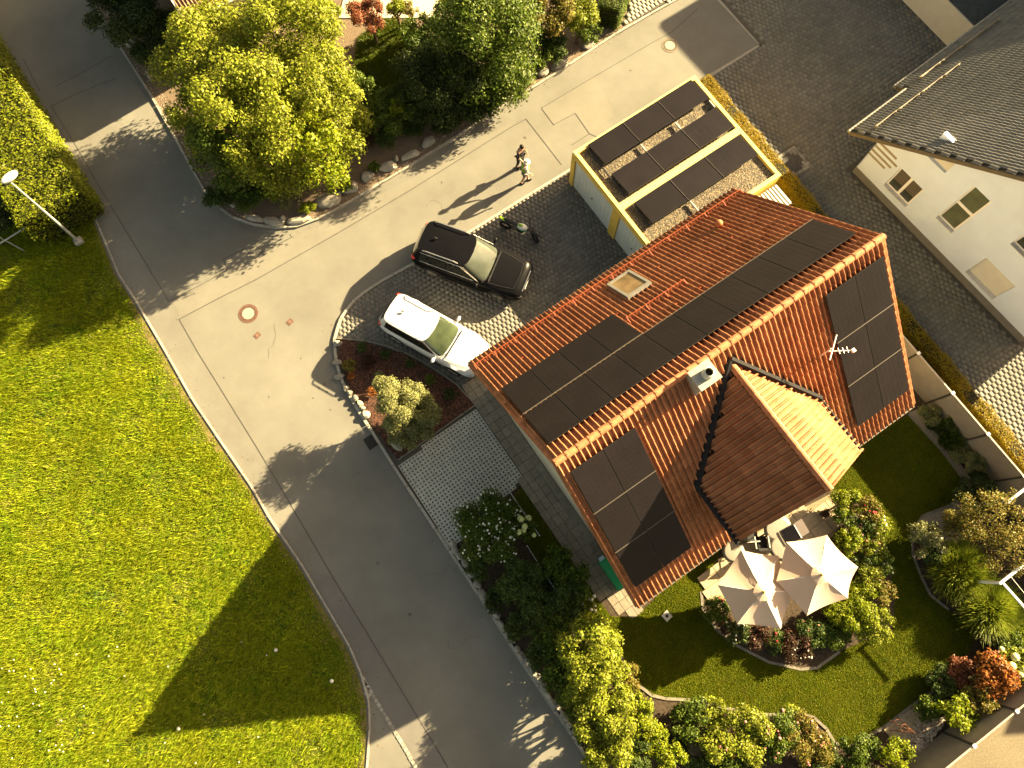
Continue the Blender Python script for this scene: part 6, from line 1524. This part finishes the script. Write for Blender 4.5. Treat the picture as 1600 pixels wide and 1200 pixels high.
plant(870, 878, 1.3, 0.62, 'mid', 'loose green shrub right of the wire fence in shade', leaf=0.11, dens=0.7)
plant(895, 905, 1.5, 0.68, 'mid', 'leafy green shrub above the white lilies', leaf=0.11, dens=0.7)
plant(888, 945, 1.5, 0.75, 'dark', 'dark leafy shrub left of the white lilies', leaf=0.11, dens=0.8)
plant(921, 945, 0.9, 0.36, 'light', 'small plant with white lily blossoms at the lawn corner', 'flowers', 'lily_clump', leaf=0.08, flowers='white', nfl=9, flr=0.07, trunk=False, dens=0.5)
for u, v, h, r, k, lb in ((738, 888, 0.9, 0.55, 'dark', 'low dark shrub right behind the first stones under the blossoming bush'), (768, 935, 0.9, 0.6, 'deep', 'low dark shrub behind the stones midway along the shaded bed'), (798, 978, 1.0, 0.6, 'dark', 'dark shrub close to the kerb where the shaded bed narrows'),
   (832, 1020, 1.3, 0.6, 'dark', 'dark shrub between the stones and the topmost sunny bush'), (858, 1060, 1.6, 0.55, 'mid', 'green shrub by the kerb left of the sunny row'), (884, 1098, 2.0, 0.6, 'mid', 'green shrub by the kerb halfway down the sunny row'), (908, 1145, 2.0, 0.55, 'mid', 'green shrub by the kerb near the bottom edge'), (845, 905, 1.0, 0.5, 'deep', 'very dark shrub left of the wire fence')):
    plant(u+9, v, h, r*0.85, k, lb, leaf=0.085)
VS = [(932, 985, 'yellow', 'bright yellow-green shrub right beneath the white lilies'), (950, 1010, 'light', 'sunlit shrub with pinkish tips along the lawn'), (955, 1040, 'yellow', 'bright lime shrub at the widest dark gap'), (978, 1058, 'autumn', 'reddish tipped shrub at the lawn edging'),
      (985, 1092, 'yellow', 'lime shrub below the white edging light'), (1005, 1122, 'yellow', 'lime green shrub left of the fallen branch'), (1020, 1155, 'yellow', 'lime green shrub near the bottom in the narrow row'), (1045, 1188, 'yellow', 'lowest lime green shrub of the narrow row')]
for i, (u, v, k, lb) in enumerate(VS): plant(u, v, 1.5, 0.52+0.05*(i % 3), k, lb, leaf=0.085, group='narrow row of lime shrubs along the lawn', lobes=7)
plant(1082, 1125, 1.0, 0.75, 'mid', 'green leafy shrub with a few pink blossoms under the lawn edging', leaf=0.09, flowers='pink', nfl=5, flr=0.05)
plant(1112, 1112, 0.9, 0.5, 'light', 'light green shrub beside the lawn edging at the bottom', leaf=0.08)
tuft_plant(1062, 1155, 0.9, 0.6, 'spiky green plant with long arching blades at the bottom', 'mid', n=60, wdt=0.03, cat='plant', name='spiky_plant')
plant(1165, 1148, 1.5, 0.95, 'light', 'rose bush with red and pink blossoms left of the pink flower mass', 'rose bush', 'rose_bush', leaf=0.085, flowers='pink', nfl=22, flr=0.06)
plant(1215, 1150, 1.2, 0.85, 'mid', 'rose bush dotted with pale pink blossoms at the bottom', 'rose bush', 'rose_bush', leaf=0.08, flowers='pink', nfl=40, flr=0.055)
plant(1262, 1158, 1.1, 0.85, 'autumn', 'pinkish brown flowering bush inside the lawn curve', leaf=0.075, flowers='pink', nfl=50, flr=0.05)
plant(1235, 1125, 0.9, 0.5, 'light', 'green bush at the tip of the flower bed under the lawn', leaf=0.08)
plant(1150, 1190, 1.2, 0.8, 'mid', 'green flowering bush at the very bottom left of the roses', leaf=0.08, flowers='red', nfl=8, flr=0.05)
plant(1290, 1195, 0.9, 0.75, 'dark', 'dark green bush at the bottom edge under the flowers', leaf=0.08, flowers='pink', nfl=10, flr=0.05)
plant(1345, 1180, 1.0, 0.75, 'mid', 'dark leafy shrub left of the bright lime one at the bottom', leaf=0.08)
plant(1395, 1180, 1.2, 0.62, 'yellow', 'bright lime leafed shrub beside the white pebbles', leaf=0.11, dens=0.8)
plant(1120, 1165, 1.3, 0.7, 'light', 'sunny green bush right of the stump', leaf=0.09)
plant(1100, 1200, 1.0, 0.6, 'dark', 'dark bush on the bottom edge under the stump', leaf=0.08)
plant(1448, 1105, 0.8, 0.5, 'mid', 'green shrub above the stone patch', leaf=0.08)
plant(1472, 1070, 0.9, 0.62, 'dark', 'dark shrub with pale pink dots along the east edging', leaf=0.08, flowers='pink', nfl=14, flr=0.04)
plant(1490, 1112, 1.6, 0.55, 'yellow', 'lime leafed shrub overhanging the fence panel', leaf=0.12, dens=0.7)
plant(1512, 1125, 1.2, 0.35, 'yellow', 'small lime twig shrub against the fence', leaf=0.10, dens=0.5)
plant(1530, 1090, 1.4, 0.62, 'autumn', 'pale pinkish green shrub below the orange one', leaf=0.08)
plant(1548, 1052, 1.7, 0.80, 'orange', 'glowing orange red leaved shrub near the fence corner', leaf=0.12, lobes=12)
plant(1500, 1050, 1.0, 0.55, 'redbrown', 'reddish flowering shrub left of the glowing orange one', leaf=0.08, dens=0.6)
plant(1588, 1035, 1.5, 0.68, 'light', 'hydrangea with cream flower balls at the right edge', 'hydrangea', 'hydrangea', leaf=0.11, flowers='cream', nfl=16, flr=0.13)
plant(1575, 1005, 1.1, 0.5, 'mid', 'dark leafy shrub above the cream hydrangea', leaf=0.10)
# east side
tuft_plant(1500, 893, 1.25, 1.05, 'large rounded clump of ornamental grass, upper one of two', 'grass', 7000, 'ornamental grass clumps')
tuft_plant(1548, 952, 1.25, 1.05, 'large rounded clump of ornamental grass, lower one of two', 'grass', 7000, 'ornamental grass clumps')
tuft_plant(1592, 985, 1.0, 0.7, 'ornamental grass cut by the right edge above the hydrangea', 'grass', 1200)
plant(1447, 842, 1.3, 0.68, 'sage', 'dark bush with silvery blossoms at the curved lawn edging', leaf=0.07, flowers='white', nfl=16, flr=0.035, dens=0.8)
plant(1462, 868, 1.0, 0.45, 'dark', 'dark underside bush beside the silvery one', leaf=0.07)
tree(1545, 808, 3.0, 1.25, 'autumn', 'thin leaved yellowish tree by the white pergola beam', leaf=0.085, dens=0.20, group=None, lobes=16, lobe=0.3)
tree(1570, 862, 2.6, 1.15, 'autumn', 'sparse yellow red tree under the pergola wires', leaf=0.08, dens=0.16, group=None, lobes=16, lobe=0.3)
plant(1500, 820, 1.5, 0.75, 'autumn', 'reddish green shrub left of the thin leaved tree', leaf=0.08, dens=0.55)
plant(1525, 775, 1.3, 0.8, 'deep', 'dark shaded shrub at the foot of the fence', leaf=0.08)
plant(1452, 648, 0.8, 0.42, 'sage', 'grey-green lavender like plant topmost along the fence', 'plant', 'low_plant', leaf=0.06)
tuft_plant(1460, 662, 0.6, 0.36, 'green grassy plant beneath the topmost grey one', 'mid', 260)
plant(1488, 660, 0.9, 0.36, 'dark', 'dark feathery plant in front of a fence panel', leaf=0.06)
tuft_plant(1486, 688, 0.8, 0.50, 'arching green grass midway along the fence', 'mid', 420)
plant(1498, 708, 0.6, 0.42, 'sage', 'pale green low plant at the pale gravel', 'plant', 'low_plant', leaf=0.06)
plant(1522, 725, 0.8, 0.48, 'sage', 'round grey-green cushion in front of the fence', 'plant', 'low_plant', leaf=0.05)
plant(1527, 748, 0.7, 0.45, 'deep', 'dark low plant below the round grey-green cushion', leaf=0.06)
# terrace bed
TB = [(1322, 785, 1.1, .55, 'yellow', 'lime green shrub at the top of the terrace bed'), (1318, 808, 1.0, .42, 'mid', 'rounded mid green shrub left in the terrace bed'), (1352, 795, 1.1, .55, 'autumn', 'pinkish rose shrub in the terrace bed near the dark lawn'),
      (1345, 828, 1.0, .55, 'dark', 'dark bush with white dots in the terrace bed'), (1372, 822, 1.0, .45, 'light', 'pale flowering shrub at the dark lawn edge'), (1322, 845, 1.2, .50, 'yellow', 'bright green shrub next to the right parasol top corner'),
      (1362, 855, 1.0, .55, 'light', 'shrub with small red blossoms right of the parasol'), (1375, 880, 1.0, .50, 'mid', 'bush with crimson rose at the lawn edge'), (1358, 905, 1.1, .55, 'light', 'light green shrub at the lower right of the parasol'),
      (1378, 925, 1.1, .50, 'autumn', 'loose yellowish shrub reaching over the dark lawn'), (1345, 935, 1.1, .6, 'yellow', 'yellow-green shrub right below the right parasol'), (1335, 968, 1.2, .75, 'yellow', 'large bright yellow-green shrub below the right parasol'),
      (1368, 975, 1.2, .72, 'light', 'large fresh green leaved shrub at the lawn corner below the parasol'), (1305, 955, 1.0, .5, 'yellow', 'lime green shrub touching the lowest parasol corner'), (1305, 990, 0.8, .55, 'mid', 'green shrub at the end of the stone edging'),
      (1270, 992, 0.8, .6, 'dark', 'dark green planting between the parasol tips'), (1245, 1010, 0.8, .6, 'purple', 'dark reddish planting above the stone edging'), (1215, 1005, 0.7, .5, 'dark', 'dark flower bush below the left parasol'),
      (1185, 993, 0.7, .5, 'purple', 'dark bush with pink blossoms under the left parasol edge'), (1150, 985, 0.7, .45, 'dark', 'shaded bush with pink blossoms at the curve of the edging'), (1118, 955, 0.7, .5, 'mid', 'green bush left under the left parasol'), (1128, 972, 0.6, .35, 'purple', 'dark reddish plant left under the parasol tip'),
      (1350, 880, 0.9, .45, 'dark', 'dark green filler shrub right of the parasol')]
for i, (u, v, h, r, k, lb) in enumerate(TB):
    plant(u, v, h, r, k, lb, leaf=0.075, group='shrubs and flowers of the terrace bed', flowers=(('pink', 'white', 'red')[i % 3] if i in (2, 3, 4, 6, 7, 15, 16, 17, 18, 19, 20, 21) else None), nfl=14, flr=0.045)
# a few bare twigs and leaves on the meadow edge behind the lamp
plant(60, 300, 1.8, 0.8, 'mid', 'dark shaded shrub at the end of the tall hedge under the lamp', leaf=0.10)
plant(20, 330, 1.5, 1.0, 'deep', 'dark shrub in shade at the left edge under the lamp pole', leaf=0.10)
